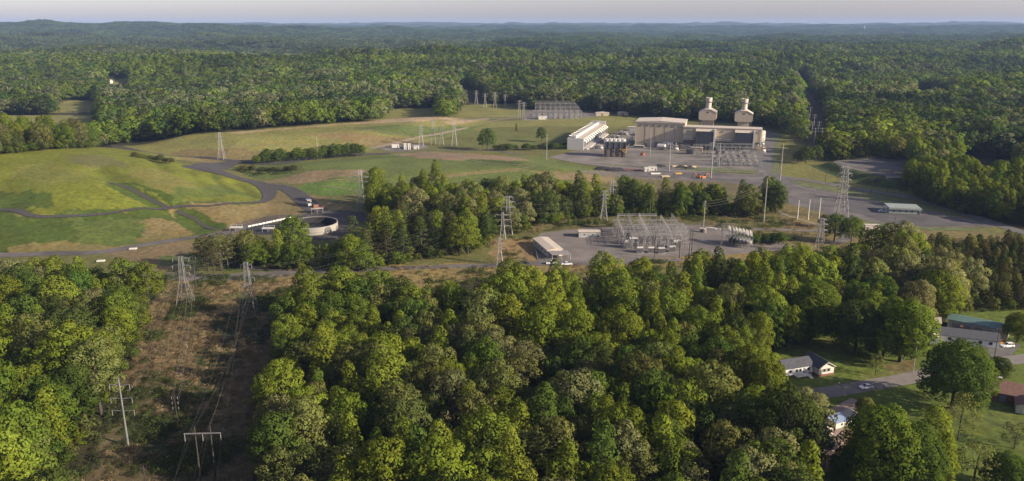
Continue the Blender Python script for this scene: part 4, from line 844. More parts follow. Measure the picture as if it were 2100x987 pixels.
MB().bx(0, 20, 0, 11, 8, 14).build('dark_louvre_bank', M_DARKP, e); MB().bx(-.3, 20.5, -.3, 11.3, 14.01, 15).build('top_frame', M_STEEL, e); MB().bx(.5, 19.6, .6, 10.6, .3, 7.97).build('pipework', mat('brown_pipework', (.13, .10, .08), .8, var=.4, scale=1.5), e)
for i in range(5):
    for j in range(2): f = MB(); f.lathe([(1.7, 15.02), (1.5, 15.6), (1.65, 16.3), (1.4, 16.3), (1.3, 15.5)], 16, (2.4 + i * 3.9, 2.8 + j * 5.4, 0), caps=False); f.build('fan_stack', M_WHITE, e)
f = MB()
for xx in (.1, 4.6, 10, 15, 20):
    for yy in (-.2, 11.1): f.bx(xx - .22, xx + .22, yy - .22, yy + .22, -.2, 13.98)
f.build('steel_leg', M_STEELD, e); f = MB()
f.bx(20.2, 20.9, -.3, 11.2, 4, 5).bx(17, 22.5, -1.2, -.6, 7.2, 7.9).bar((20, -.9, 7.5), (23.5, -.9, 13), .35).bar((14.5, -.9, 8), (20.6, -.9, 4), .3); f.build('yellow_frame', M_YEL, e)
# ------------------------------------------------------------------ low buildings by the far field, odds and ends in the plant yard
for px, py, w, lb in ((1235, 237, 18, 'long low tan shed beyond the cooling tower'), (1277, 236, 14, 'short low grey shed beyond the cooling tower')):
    x, y = G(px, py); e = root('low_shed', x, y, 0, lb, 'shed'); MB().bx(-w / 2, w / 2, -4, 4, -.2, 3.6).build('wall', M_TAN, e); MB().prism([(-w / 2 - .4, 3.62), (w / 2 + .4, 3.62), (w / 2 + .4, 4), (0, 4.9), (-w / 2 - .4, 4)], -4.4, 4.4).build('roof', M_TANR, e); MB().bx(-2, 1, -4.06, -4.003, 0, 2.8).build('door', M_STEELD, e)
def box_building(name, px, py, w, d, h, m, rm, lb, cat, rz=0, win=3, group=None, gable=0.0):
    x, y = G(px, py); e = root(name, x, y, rz, lb, cat, group); MB().bx(-w / 2, w / 2, -d / 2, d / 2, -.2, h).build('wall', m, e)
    if gable: MB().prism([(-d / 2 - .3, h + .003), (d / 2 + .3, h + .003), (d / 2 + .3, h + .15), (0, h + gable), (-d / 2 - .3, h + .15)], -w / 2 - .3, w / 2 + .3, 'x').build('roof', rm, e)
    else: MB().bx(-w / 2 - .15, w / 2 + .15, -d / 2 - .15, d / 2 + .15, h + .003, h + .25).build('roof', rm, e)
    for i in range(win): a = -w / 2 + (i + .7) * w / (win + .6); f = MB().bx(a - .55, a + .55, -d / 2 - .09, -d / 2 - .003, h * .42, h * .75).build('window', M_WHITE, e); MB().bx(a - .42, a + .42, -d / 2 - .13, -d / 2 - .093, h * .46, h * .71).build('pane', M_GLASS, f)
    MB().bx(w / 2 - 1.6, w / 2 - .6, -d / 2 - .1, -d / 2 - .003, 0, min(2.2, h * .8)).build('door', M_STEELD, e); return e
box_building('site_container', 1326, 352, 4, 3, 3.4, M_WHITE, M_WHITE, 'small white site container in the gravel lot, left of the longer one', 'container', 0, 0)
box_building('site_container', 1338, 350, 7, 3, 3.4, M_WHITE, M_TANR, 'longer white site container in the gravel lot', 'container', 0, 1)
box_building('site_container', 1787, 470, 8.5, 3.2, 2.6, mat('pink_white', (.5, .42, .38), .6), M_TANR, 'pale pinkish container below the trailer office', 'container', R(-4), 0)
x, y = G(1850, 437); e = root('trailer_office', x, y, R(-12), 'grey-green trailer office with a flat roof in the gravel lot', 'trailer office')
MT = mat('grey_green_siding', (.27, .30, .27), .7, var=.08, streak=(1.5, 1.5, .1)); MB().bx(-9, 10, -4, 9, .3, 3.9).build('wall', MT, e); MB().bx(-9.4, 10.4, -4.4, 9.4, 3.91, 4.25).build('roof', mat('grey_flat_roof', (.22, .25, .24), .8, var=.15), e)
for i in range(5): a = -6 + i * 3.6; w_ = MB().bx(a - .6, a + .6, -4.07, -4.003, 1.4, 2.9).build('window', M_WHITE, e); MB().bx(a - .48, a + .48, -4.11, -4.073, 1.5, 2.8).build('pane', M_GLASS, w_)
MB().bx(9.2, 9.9, -4.2, -4.01, .4, 2.8).build('door', M_STEELD, e); MB().bx(-9.6, 10.6, -4.8, -4.45, 3.3, 3.9).build('eave_fascia', MT, e); MB().bx(-10.9, -9.02, -3, 4, .25, .5).bx(-10.9, -10.7, -3, -2.8, 0, 3.3).bx(-10.9, -10.7, 3.8, 4, 0, 3.3).bx(-10.9, -9.02, -3, 4, 3.3, 3.5).build('porch', M_WHITE, e)
def heap(px, py, w, d, h, m, lb, grp=None):
    x, y = G(px, py); g = np.random.default_rng(int(px)); n = 14; V = []; F_ = []
    for i in range(n + 1):
        for j in range(n + 1):
            a, b = i / n * 2 - 1, j / n * 2 - 1; q = max(0, 1 - a * a) * max(0, 1 - b * b); V.append((a * w / 2, b * d / 2, h * q ** .7 * (1 + .35 * math.sin(a * 5 + px) * math.cos(b * 4)) - .1))
    for i in range(n):
        for j in range(n): k = i * (n + 1) + j; F_.append((k, k + n + 1, k + n + 2, k + 1))
    o = MB().add(V, F_).build('gravel_heap', m, None, True); o.location = (x, y, h1(x, y)); tag(o, lb, 'heap', grp); return o
heap(1236, 348, 15, 8, 2.8, M_BLACK, 'black heap at the left end of the gravel lot'); heap(1262, 350, 18, 8, 2.4, M_BLACK, 'longer black heap beside the leftmost heap')
heap(1355, 342, 10, 6, 2.2, M_BLACK, 'black heap left of the timber bundles'); heap(1398, 344, 10, 6, 2, M_BLACK, 'black heap between two pale timber bundles'); heap(1415, 346, 9, 6, 2.2, M_BLACK, 'black heap right of the timber bundles')
heap(1318, 319, 5, 4, 3, M_RED, 'rust-red heap of scrap in the plant yard')
def pipe_bundle(px, py, l, rz, m, lb, n=5, r=.28):
    x, y = G(px, py); o = MB()
    for i in range(n): o.bar((-l / 2, i * r * 2.05, r), (l / 2, i * r * 2.05, r), r, 6)
    for i in range(n - 1): o.bar((-l / 2 + .2, (i + .5) * r * 2.05, r * 2.75), (l / 2 - .3, (i + .5) * r * 2.05, r * 2.75), r, 6)
    o = o.build('pipe_bundle', m); o.location = (x, y, h1(x, y) + .05); o.rotation_euler = (0, 0, rz); tag(o, lb, 'pipes'); return o
pipe_bundle(1346, 358, 9, .1, M_WHITE, 'white pipes lying below the longer site container'); pipe_bundle(1366, 364, 7, .2, M_TIMBER, 'pale timber bundle near the tree tops', 6)
pipe_bundle(1384, 343, 4.5, .5, M_TIMBER, 'short pale timber bundle between black heaps'); pipe_bundle(1405, 343, 5, .6, M_TIMBER, 'second short pale timber bundle between black heaps'); pipe_bundle(1424, 344, 5, .6, M_TIMBER, 'third short pale timber bundle, right of the black heaps')
pipe_bundle(1392, 358, 6, .2, M_YEL, 'yellow beams lying left of the excavators'); pipe_bundle(1300, 350, 20, -.08, M_RED, 'long rust-red pipes beside the black heaps', 2, .25)
pipe_bundle(1815, 352, 9, .1, M_TIMBER, 'pale timber bundle on the dark-banked pad'); pipe_bundle(1845, 357, 8, .1, M_TIMBER, 'longer timber bundle on the dark-banked pad', 6); pipe_bundle(1833, 366, 11, .15, M_CONC, 'grey pipes at the front of the dark-banked pad'); pipe_bundle(1850, 366, 6, .0, M_YEL, 'yellow beams at the front of the dark-banked pad'); pipe_bundle(1800, 372, 8, -.2, M_WOOD, 'dark timber at the left front of the dark-banked pad')
def excavator(px, py, rz, lb):
    x, y = G(px, py); e = root('excavator', x, y, rz, lb, 'excavator'); MO = bpy.data.materials.get('digger_orange') or mat('digger_orange', (.50, .17, .03), .5, var=.1)
    for s in (-1.15, 1.15): MB().prism([(-2, .15), (-1.6, 0), (1.6, 0), (2, .15), (2, .7), (1.6, .9), (-1.6, .9), (-2, .7)], s - .3, s + .3).build('track', M_STEELD, e)
    MB().bx(-2, 1.4, -1.35, 1.35, .95, 2.1).build('body', MO, e); MB().prism([(-.2, 2.12), (1.3, 2.12), (1.1, 3.3), (-.2, 3.3)], -1.3, -.2).build('cab', M_GLASS, e)
    MB().bar((1.2, .3, 2), (4, .3, 4.2), .28).bar((4, .3, 4.2), (5.6, .3, 1.8), .22).build('boom', MO, e); MB().prism([(5.3, 1.8), (6, 1.9), (6.1, .9), (5.4, .6), (5, 1.1)], -.1, .8).build('bucket', M_STEELD, e)
excavator(1433, 366, 2.4, 'orange excavator with a lowered boom beside the tree tops, left of a pair'); excavator(1443, 366, .3, 'orange excavator beside the tree tops, right of a pair')
# the round open tank, with its crescent pond
x, y = P(642, 456, 4.5); rT = 14.6; e = root('round_water_tank', x, y, 0, 'round open concrete tank holding dark water', 'tank')
MB().lathe([(rT, -1), (rT, 4.5), (rT - .45, 4.52), (rT - .45, .2)], 72, caps=False).build('wall', mat('banded_concrete', (.27, .255, .23), .8, var=.16, scale=.5, streak=(.05, .05, 1.8)), e)
MB().lathe([(rT - .46, 4.3), (rT - .5, .5)], 72, caps=False).build('shade_sleeve', M_BLACK, e)  # black sleeve added over the sunlit inner wall, painting it in shade
MB().lathe([(rT - .51, .9), (.01, .9)], 72, caps=False).build('water', mat('dark_water', (.012, .013, .016), .22, var=.2), e)
MB().lathe([(rT + .12, 3.9), (rT + .12, 4.1), (rT + .01, 4.1), (rT + .01, 3.9)], 72, caps=False).build('rim_band', M_STEEL, e)
x, y = P(650, 438); e = root('pump_platform', x, y + 1, R(15), 'rusty pump platform on the far rim of the round tank', 'machinery'); MB().bx(-4, 4, -2, 2, 3.2, 3.6).build('deck', M_CONC, e); MB().bx(-2, 1, -1.2, 1.2, 3.62, 5.6).build('pump_housing', mat('rust_brown', (.25, .12, .07), .8), e); MB().bar((1.2, 0, 4.6), (4, -2.5, 4.4), .45, 10).build('pipe', M_RED, e)
f = MB()
for sx in (-3.6, 0, 3.6):
    for sy in (-1.7, 1.7): f.bx(sx - .2, sx + .2, sy - .2, sy + .2, -.5, 3.18)
f.build('leg', M_STEELD, e)
x, y = P(634, 424); e = root('screening_machine', x, y, R(-60), 'white conveyor machine on the ramp road', 'machinery'); MB().bx(-2.6, 2.6, -1.1, 1.1, 1.2, 2.6).build('hopper', M_WHITE, e); MB().bar((-1, 0, 2), (5.5, 0, 4.6), .5).build('conveyor', M_STEEL, e)
f = MB()
for sx in (-2.2, 2.2):
    for sy in (-1, 1): f.bar((sx, sy, 0), (sx, sy, 1.2), .15)
f.build('leg', M_STEELD, e); MB().bx(-2.8, 2.8, -1.6, 1.6, 4.8, 5).bar((-2.4, 0, 2.6), (-2.4, 0, 4.8), .12).bar((2.4, 0, 2.6), (2.4, 0, 4.8), .12).build('canopy', M_WHITE, e)
x, y = P(562, 470); o = MB().lathe([(17, -.4), (17, .12), (.01, .14)], 48, caps=False).build('settling_pond', mat('murky_pond', (.018, .018, .02), .75, var=.3, scale=.2)); o.scale = (1.0, .75, 1); o.location = (x, y, h1(x, y) + .12); tag(o, kind='structure', label='dark settling pond beside the round tank')
for i, (a, b) in enumerate((((478, 474), (520, 472)), ((520, 476), (525, 466)))):
    x, y = G(*a); e = root('gantry_platform', x + (9 if i else 2), y, 0, ['white steel platform left of the settling pond', 'second white platform nearer the settling pond'][i], 'platform')
    MB().bx(-3.5, 3.5, -1.5, 1.5, 2.2, 2.5).build('deck', M_WHITE, e); f = MB()
    for sx in (-3.3, 0, 3.3):
        for sy in (-1.4, 1.4): f.bar((sx, sy, -.2), (sx, sy, 4 if sy > 0 else 3.5), .13)
    f.bar((-3.3, 1.4, 3.6), (3.3, 1.4, 3.6), .1).bar((-3.3, -1.4, 3.4), (3.3, -1.4, 3.4), .1); f.build('frame', M_STEEL, e)
a = Vector((*G(512, 466), 0)); b_ = Vector((*G(596, 448), 0)); e = empty('barrier_row', (a.x, a.y, h1(a.x, a.y)), 0, 'white concrete barriers along the road above the pond', 'barrier')
d = b_ - a; rz = math.atan2(d.y, d.x)
for i in range(13): q = d * (i / 12); MB().prism([(-.3, 0), (.3, 0), (.12, .9), (-.12, .9)], -1.0, 1.0, 'y').build('barrier_block', M_WHITE, e).location = (q.x, q.y, h1(a.x + q.x, a.y + q.y) - h1(a.x, a.y) + .1)
for c_ in e.children: c_.rotation_euler = (0, 0, rz - math.pi / 2)
# small valve station above the middle mound
box_building('site_container', 811, 303, 7, 3.2, 3.2, M_WHITE, M_WHITE, 'white box container at the small valve station', 'container', .1, 0)
box_building('site_container', 854, 306, 5, 3, 3, M_WHITE, M_WHITE, 'small white cabinet at the right of the valve station', 'container', 0, 0)
skid(826, 306, 'blue-grey metering skid at the valve station', (M_BLUE, M_BLUE, M_STEEL), 11, 7, 3, rz=0)
for i in range(4): x, y = G(829 + i * 3.2 + (2 if i > 1 else 0), 307); o = MB().lathe([(.55, 0), (.55, 6), (.1, 6.5)], 10).build('white_vent_stack', M_WHITE); o.location = (x, y, h1(x, y)); tag(o, 'thin white vent stack at the small valve station', 'vent stack', 'vent stacks at the valve station')
M_POLE = mat('dull_steel', (.14, .14, .145), .6, var=.15)
# ------------------------------------------------------------------ lattice towers, poles, cables
def lattice(px, py, pyt, label, base=None, narrow=.16, arms=((.95, .20), (.83, .26), (.71, .24)), rz=0.0, waist=.52, top=None, group=None, k=1.0, xy=None, m=None, cat='pylon', th=.13):
    x, y = xy or G(px, py); z0 = h1(x, y); h = ztop(x, y, pyt) - z0; base = base or h * .23; e = empty('lattice_tower', (x, y, z0), rz, label, cat, group); m = m or M_STEEL
    wb = base / 2; ww = h * narrow * .32; wt = ww * .55 if top is None else top; hz = h * waist; t = th * k
    def wid(z): return wb + (ww - wb) * z / hz if z < hz else ww + (wt - ww) * (z - hz) / (h - hz)
    lg = MB()
    for sx in (-1, 1):
        for sy in (-1, 1): lg.bar((sx * wb, sy * wb, -.3), (sx * ww, sy * ww, hz), t).bar((sx * ww, sy * ww, hz), (sx * wt, sy * wt, h), t * .9)
    lg.build('leg', m, e); br = MB(); zs = [0, hz * .42, hz * .74, hz]; n = 6; zs += [hz + (h - hz) * (i + 1) / n for i in range(n)]
    for a, b in zip(zs, zs[1:]):
        wa, wb2 = wid(a), wid(b)
        for c0, c1 in (((-1, -1), (1, -1)), ((1, -1), (1, 1)), ((1, 1), (-1, 1)), ((-1, 1), (-1, -1))):
            br.bar((c0[0] * wa, c0[1] * wa, a), (c1[0] * wb2, c1[1] * wb2, b), t * .4, 3).bar((c1[0] * wa, c1[1] * wa, a), (c0[0] * wb2, c0[1] * wb2, b), t * .4, 3).bar((c0[0] * wb2, c0[1] * wb2, b), (c1[0] * wb2, c1[1] * wb2, b), t * .5, 3)
    br.build('bracing', m, e); tips = []
    for f, l in arms:
        z = h * f; r = h * l; w0 = wid(z); ar = MB(); ins = MB()
        for s in (-1, 1):
            for sy in (-1, 1): ar.bar((s * w0, sy * w0, z), (s * r, 0, z + .25), t * .6, 3).bar((s * w0, sy * w0, z + h * .035), (s * r, 0, z + .25), t * .5, 3)
            ar.bar((s * (w0 + r) / 2, -w0 / 2, z + .1), (s * (w0 + r) / 2, w0 / 2, z + .1), t * .45, 3); ins.bar((s * r, 0, z + .2), (s * r, 0, z - h * .055), .13 * k, 5); tips.append((s * r, 0, z - h * .055))
        a_ = ar.build('crossarm', m, e); ins.build('insulator', M_SIGN, a_)
    M_ = Matrix.Translation((x, y, z0)) @ Matrix.Rotation(rz, 4, 'Z'); return e, [M_ @ Vector(q) for q in tips], M_ @ Vector((0, 0, h))
TW = {}
TW['ta'] = lattice(742, 431, 350, 'lattice tower at the left end of the middle wood', k=1.1)
TW['tb'] = lattice(1042, 483, 403, 'taller lattice tower on the bank left of the substation', k=1.1, arms=((.97, .12), (.85, .17), (.72, .17), (.6, .13)))
TW['tb2'] = lattice(1031, 492, 436, 'shorter lattice tower close beside the taller one left of the substation', arms=((.9, .26), (.72, .3), (.5, .3)), m=M_STEEL)
TW['tc'] = lattice(1238, 452, 391, 'left lattice tower of the pair behind the substation', k=1.1, arms=((.96, .12), (.84, .14), (.72, .12)))
TW['td'] = lattice(1253, 440, 370, 'right lattice tower of the pair behind the substation', k=1.1, arms=((.96, .10), (.84, .12), (.72, .10)))
TW['te'] = lattice(1723, 446, 342, 'largest lattice tower, at the edge of the gravel lot', k=1.6, arms=((.97, .10), (.86, .13), (.74, .13), (.62, .11)), narrow=.2, top=1.2, waist=.45)
TW['tf'] = lattice(1679, 520, 448, 'lattice tower rising from the trees right of the substation', k=1.15, arms=((.96, .12), (.82, .17), (.66, .17)), narrow=.2)
TW['tg'] = lattice(381, 623, 526, 'left lattice tower of the pair at the top of the clearing', k=.95, arms=((.95, .16), (.80, .18), (.65, .15)), base=6.2, m=M_POLE)
TW['th'] = lattice(514, 645, 538, 'right lattice tower of the pair at the top of the clearing', k=.95, arms=((.94, .10), (.70, .13), (.55, .11)), base=6.6, m=M_POLE)
TW['ti'] = lattice(1025, 543, 488, 'slim lattice tower below the dry bank', arms=((.94, .14), (.78, .18), (.6, .16)), k=.9)
TW['tj'] = lattice(455, 327, 272, 'faint lattice tower standing on the back field', k=.9, arms=((.95, .12), (.83, .14), (.7, .12)))
for i, (px, py, pt) in enumerate(((864, 300, 256), (889, 297, 250), (906, 298, 258), (932, 300, 248))):
    lattice(px, py, pt, ['leftmost lattice tower of the group of four above the valve station', 'second lattice tower from the left above the valve station', 'shortest lattice tower of the four above the valve station', 'rightmost lattice tower of the four above the valve station'][i], k=.95, arms=((.95, .12), (.82, .13), (.7, .12)), group='lattice towers above the valve station')
for i, (px, py, pt) in enumerate(((1065, 243, 206), (1074, 248, 210))):
    lattice(px, py, pt, ['left slim tower beside the far switchyard', 'right slim tower beside the far switchyard'][i], k=1.2, base=3.4, arms=((.95, .13), (.82, .15)))
for i, (px, py, pt) in enumerate(((977, 215, 186), (995, 222, 192), (1015, 222, 190), (1036, 220, 194))):
    lattice(px, py, pt, f'{["leftmost", "second", "third", "rightmost"][i]} of four pale lattice towers before the valley forest', 'x' and None, k=1.1, arms=((.95, .16), (.8, .18)), group='lattice towers before the valley forest')
for i, (px, py, pt) in enumerate(((931, 178, 156), (934, 192, 168))):
    lattice(px, py, pt, ['upper tower in the forest cut beyond the field', 'lower tower in the forest cut beyond the field'][i], k=1.3, arms=((.95, .16), (.8, .18)))
def pole(px, py, pyt, label, arms=(), m=None, r=.3, xy=None, name='steel_pole', cat='pole', group=None, rz=0.0, ins=False):
    x, y = xy or G(px, py); z0 = h1(x, y); h = ztop(x, y, pyt) - z0; e = empty(name, (x, y, z0), rz, label, cat, group); m = m or M_STEEL; tips = []
    MB().bar((0, 0, -.4), (0, 0, h), r, 10, r * .55).build('shaft', m, e, False)
    for dz, l in arms:
        z = h - dz; a = MB().bar((-l, 0, z + .25), (0, 0, z), .11, 4).bar((0, 0, z), (l, 0, z + .25), .11, 4).build('crossarm', m, e); i_ = MB()
        for s in (-1, 1): i_.bar((s * l, 0, z + .2), (s * l, 0, z - (1.5 if ins else .6)), .09, 5); tips.append((s * l, 0, z - (1.5 if ins else .6)))
        i_.build('insulator', M_SIGN, a)
    M_ = Matrix.Translation((x, y, z0)) @ Matrix.Rotation(rz, 4, 'Z'); return e, [M_ @ Vector(q) for q in tips], M_ @ Vector((0, 0, h))
PO = {}
PO['a'] = pole(1372, 351, 293, 'tall steel pole standing in the gravel lot before the plant', ((1, 1.6),), r=.5)
PO['b'] = pole(1458, 365, 291, 'tall steel pole in front of the left air intake', ((.8, 1.4),), r=.5)
PO['c'] = pole(1474, 342, 293, 'steel pole at the plant switchyard fence', (), r=.36)
PO['d'] = pole(1599, 377, 296, 'tall steel pole with a lamp head beside the straight asphalt road', ((.6, 1.0),), r=.42)
PO['e'] = pole(1333, 322, 276, 'slim steel pole before the turbine hall', (), r=.28)
PO['f'] = pole(1121, 328, 274, 'steel pole on the field left of the cooling tower', ((2, 1.3), (4.2, 1.3)), r=.34)
PO['g'] = pole(1566, 456, 367, 'tall steel pole right of the middle wood', (), r=.38)
PO['h'] = pole(1442, 472, 411, 'steel pole on the substation pad', ((1.2, .9), (3, .8)), r=.3)
PO['i'] = pole(652, 327, 280, 'pale steel pole among the row of young trees', ((1.5, 1),), r=.34)
for i, (px, py, pt) in enumerate(((1635, 450, 411), (1657, 451, 409), (1679, 448, 406))):
    PO['j%d' % i] = pole(px, py, pt, ['left', 'middle', 'right'][i] + ' one of three bare white poles on the dry bank', (), M_WHITE, r=.36, group='bare white poles on the dry bank')
PO['k'] = pole(1667, 443, 387, 'thin grey pole behind the three bare white poles', ((.8, .9),), r=.18)
PO['l'] = pole(263, 915, 776, 'steel pole with three long crossarms in the clearing', ((2.2, 2.9), (6.4, 3.1), (10.4, 3.2)), M_POLE, r=.36, ins=True, cat='power pole')
PO['m'] = pole(366, 882, 812, 'dark wooden pole with three short crossarms in the clearing', ((.5, .9), (2.2, .9), (3.9, .9)), M_WOOD, r=.2, name='wooden_pole')
PO['n'] = pole(304, 1030, 955, 'dark wooden pole at the bottom edge of the clearing', (), M_WOOD, r=.24, name='wooden_pole')
PO['o'] = pole(402, 592, 524, 'dark wooden pole right of the left clearing tower', ((1, 1.3),), M_WOOD, r=.2, name='wooden_pole'); PO['p'] = pole(459, 573, 515, 'wooden pole before the big ragged pines', ((1, 1.1),), M_WOOD, r=.2, name='wooden_pole')
for i, (px, py, pt) in enumerate(((1342, 528, 478), (1413, 525, 470), (1418, 521, 470), (1393, 530, 488))):
    pole(px, py, pt, ['leftmost dark pole in front of the substation', 'tallest dark pole in front of the substation, left of a close pair', 'dark pole in front of the substation, right of a close pair', 'short dark pole in front of the substation'][i], (), M_WOOD, r=.22, name='wooden_pole')
for i, (px, py, pt) in enumerate(((1632, 513, 478), (1640, 516, 480), (1648, 512, 476))): pole(px, py, pt, 'thin dark pole in the trio right of the substation', ((.4, .9),), M_WOOD, r=.16, name='wooden_pole', group='thin dark poles right of the substation')
for i, (px, py, pt) in enumerate(((1786, 400, 366), (1818, 395, 366), (1845, 395, 364), (1692, 374, 354), (1598, 345, 290), (1833, 470, 446))):
    pole(px, py, pt, ['wooden pole left of the dark-banked pad front', 'wooden pole before the dark-banked pad front', 'wooden pole at the right front of the dark-banked pad', 'low wooden pole on the grass by the service road', 'thin pole behind the pole with a lamp head', 'wooden pole below the trailer office'][i], ((.6, .8),), M_WOOD, r=.18, name='wooden_pole')
pole(1872, 765, 700, 'pale street pole by the huge broad oak', ((.5, .6),), M_CONC, r=.14, name='street_pole'); pole(2037, 745, 672, 'dark street pole beside the driveway with two cars', ((.5, .8),), M_WOOD, r=.16, name='street_pole')
for i, (px, py) in enumerate(((1690, 300), (1684, 285), (1676, 268), (1668, 250), (1660, 230), (1654, 212), (1647, 195), (1641, 178))):
    for s in (-1, 1):
        x, y = G(px - 14 + s * (3 + 4 * (py - 170) / 130), py); pole(0, 0, px_of(x, y, h1(x, y) + 19)[1], 'slim grey pole along the far power line cut', ((1.2, 2.4), (4.2, 2.4)), r=.3, xy=(x, y), group='poles along the far power line cut')
# H-frame at the bottom of the clearing
x, y = P(428, 1000); z0 = h1(x, y); zt = ztop(x, y, 889) - z0; e = empty('h_frame_pole', (x, y, z0), R(3), 'two-legged frame with a wide pale crossbeam at the bottom of the clearing', 'power pole')
mp_s = FPX / (y * CP + 110 * SP); hw = 37 / mp_s
MB().bx(-hw, hw, -.13, .13, zt - .12, zt + .13).build('crossbeam', M_POLE, e)
for s in (-.42, .42): MB().bar((s * hw, .35, -.4), (s * hw, .35, zt + 1.8), .24, 8, .17).build('leg', M_STEEL if s > 9 else M_WOOD, e)
i_ = MB()
for s in (-.97, 0, .97): i_.bar((s * hw, 0, zt - .2), (s * hw, 0, zt - 2.2), .1, 6)
i_.build('insulator', M_SIGN, e); HF = [Vector((x + s * hw, y, z0 + zt - 2.2)) for s in (-.97, 0, .97)] + [Vector((x - .42 * hw, y, z0 + zt + 1.8)), Vector((x + .42 * hw, y, z0 + zt + 1.8))]
M_CABLE = mat('aluminium_cable', (.16, .15, .13), .5, .2, var=.05)
def cable(a, b, sag, label, group, r=.014, n=22):
    a = Vector(a); b = Vector(b); o = MB(); p = [a.lerp(b, i / n) - Vector((0, 0, 4 * sag * (i / n) * (1 - i / n))) for i in range(n + 1)]
    ra = [max(r, .00011 * q.length) for q in p]
    for i in range(n): o.bar(p[i] - a, p[i + 1] - a, r, 3)
    o = o.build('power_cable', M_CABLE); o.location = a; tag(o, label, 'cable', group); return o
LB = 'power cable hanging over the clearing'
for i in range(6):
    cable(PO['l'][1][i], TW['tg'][1][i], 6, 'cable from the clearing pole with three crossarms up to the left clearing tower', 'cables from the three-armed pole to the left clearing tower')
    d = PO['l'][1][i] - TW['tg'][1][i]; d.z = 0; cable(PO['l'][1][i], PO['l'][1][i] + d.normalized() * 75 + Vector((0, 0, -2)), 2, 'cable from the three-armed clearing pole out of the bottom of the picture', 'cables leaving the three-armed pole downwards')
for i in range(5):
    q = HF[i]; t = (TW['th'][1] + [TW['th'][2]])[i]; cable(q, t, 5, 'cable from the wide crossbeam up to the right clearing tower', 'cables from the crossbeam to the right clearing tower')
    cable(q, q + (q - t).normalized() * 60, 1, 'cable from the wide crossbeam out of the bottom of the picture', 'cables leaving the crossbeam downwards')
for i in range(4): cable(PO['m'][1][i], PO['o'][1][i % 2], 4, 'thin cable from the short-armed wooden pole to the pole by the left clearing tower', 'thin cables between the wooden poles', .022)
def span(a, b, n, sag, lb, r=.035):
    for i in range(n): cable(a[1][i % len(a[1])] if a[1] else a[2], b[1][i % len(b[1])] if b[1] else b[2], sag, lb, lb + 's', r * .6)
span(TW['tg'], TW['ta'], 6, 7, 'cable from the left clearing tower over the round tank'); span(TW['th'], TW['tb'], 6, 6, 'cable from the right clearing tower to the tower left of the substation')
span(TW['tb'], TW['tc'], 6, 5, 'cable above the near switchyard trees'); span(TW['td'], TW['te'], 6, 9, 'cable crossing from the substation pair to the largest tower'); span(TW['te'], TW['tf'], 4, 2, 'cable between the largest tower and the tower in the trees')
span(TW['tb2'], TW['ti'], 4, 2, 'cable between the short tower and the slim tower'); span(TW['ta'], TW['tj'], 6, 9, 'cable from the middle wood tower to the back field')
for i in range(3):
    o = Vector((0, 0, -i * 1.6 - .5)); cable(PO['a'][2] + o, PO['b'][2] + o, 3.5, 'cable hanging low between the two plant poles', 'cables between the two plant poles', .07); cable(PO['b'][2] + o, PO['c'][2] + o, 1, 'cable from the intake pole to the switchyard pole', 'cables from the intake pole', .05)
    cable(PO['g'][2] + o, PO['h'][2] + o + Vector((0, 0, 0)), 3, 'cable from the pole right of the middle wood to the substation pad', 'cables from the middle wood pole', .04)
# the line coming over the back field into the far switchyard
fy = Vector((*G(1130, 240), 12)); 
for i in range(4): a = Vector((*G(864 + i * 22, 298), 26)); cable(a, fy + Vector((i * 6, 0, 0)), 5, 'cable from the four towers to the far switchyard', 'cables to the far switchyard', .1)

# ------------------------------------------------------------------ switchyards
def gantry(x, y, w, h, n, label, rz=0, group=None, r=.14, z=None, beam=.35, m=None, drops=True):
    z = h1(x, y) if z is None else z; e = empty('steel_gantry', (x, y, z), rz, label, 'gantry', group); m = m or M_STEEL
    for i in range(n):
        xx = -w / 2 + w * i / (n - 1); c = MB().bar((xx - .35, -.35, -.1), (xx - .35, .35, h), r, 4).bar((xx + .35, .35, -.1), (xx + .35, -.35, h), r, 4)
        for k in range(int(h / 1.6)): c.bar((xx - .35, 0, k * 1.6), (xx + .35, 0, k * 1.6 + 1.6), r * .5, 3)
        c.build('column', m, e)
    b = MB().bar((-w / 2 - .6, -.4, h), (w / 2 + .6, -.4, h), r, 4).bar((-w / 2 - .6, .4, h), (w / 2 + .6, .4, h), r, 4).bar((-w / 2 - .6, 0, h + .9), (w / 2 + .6, 0, h + .9), r, 4); k = int(w / 1.6)
    for i in range(k): b.bar((-w / 2 + i * w / k, -.4, h), (-w / 2 + (i + 1) * w / k, 0, h + .9), r * .5, 3).bar((-w / 2 + i * w / k, .4, h), (-w / 2 + (i + 1) * w / k, 0, h + .9), r * .5, 3)
    b.build('beam', m, e)
    if drops:
        s = MB()
        for i in range(3 * (n - 1)): xx = -w / 2 + w * (i + .5) / (3 * (n - 1)); s.bar((xx, 0, h), (xx, 0, h - 1.7), .13, 6)
        s.build('insulator', M_SIGN, e)
    return e
def gpx(px, py, pyt, wpx, n, label, group, **k):
    x, y = G(px, py); gantry(x, y, wpx * (y * CP + 115 * SP) / FPX, ztop(x, y, pyt) - h1(x, y), n, label, group=group, **k)
GG = 'gantries of the near substation'
for px, py, pt, w, n, lb in ((1305, 472, 442, 78, 4, 'rearmost and tallest gantry of the near substation'), (1322, 478, 453, 130, 6, 'second gantry from the back of the near substation'), (1330, 486, 461, 140, 7, 'third gantry from the back of the near substation'),
    (1338, 494, 468, 135, 6, 'fourth gantry from the back of the near substation'), (1342, 502, 476, 130, 6, 'second gantry from the front of the near substation'), (1345, 512, 482, 100, 5, 'front gantry of the near substation')): gpx(px, py, pt, w, n, lb, GG)
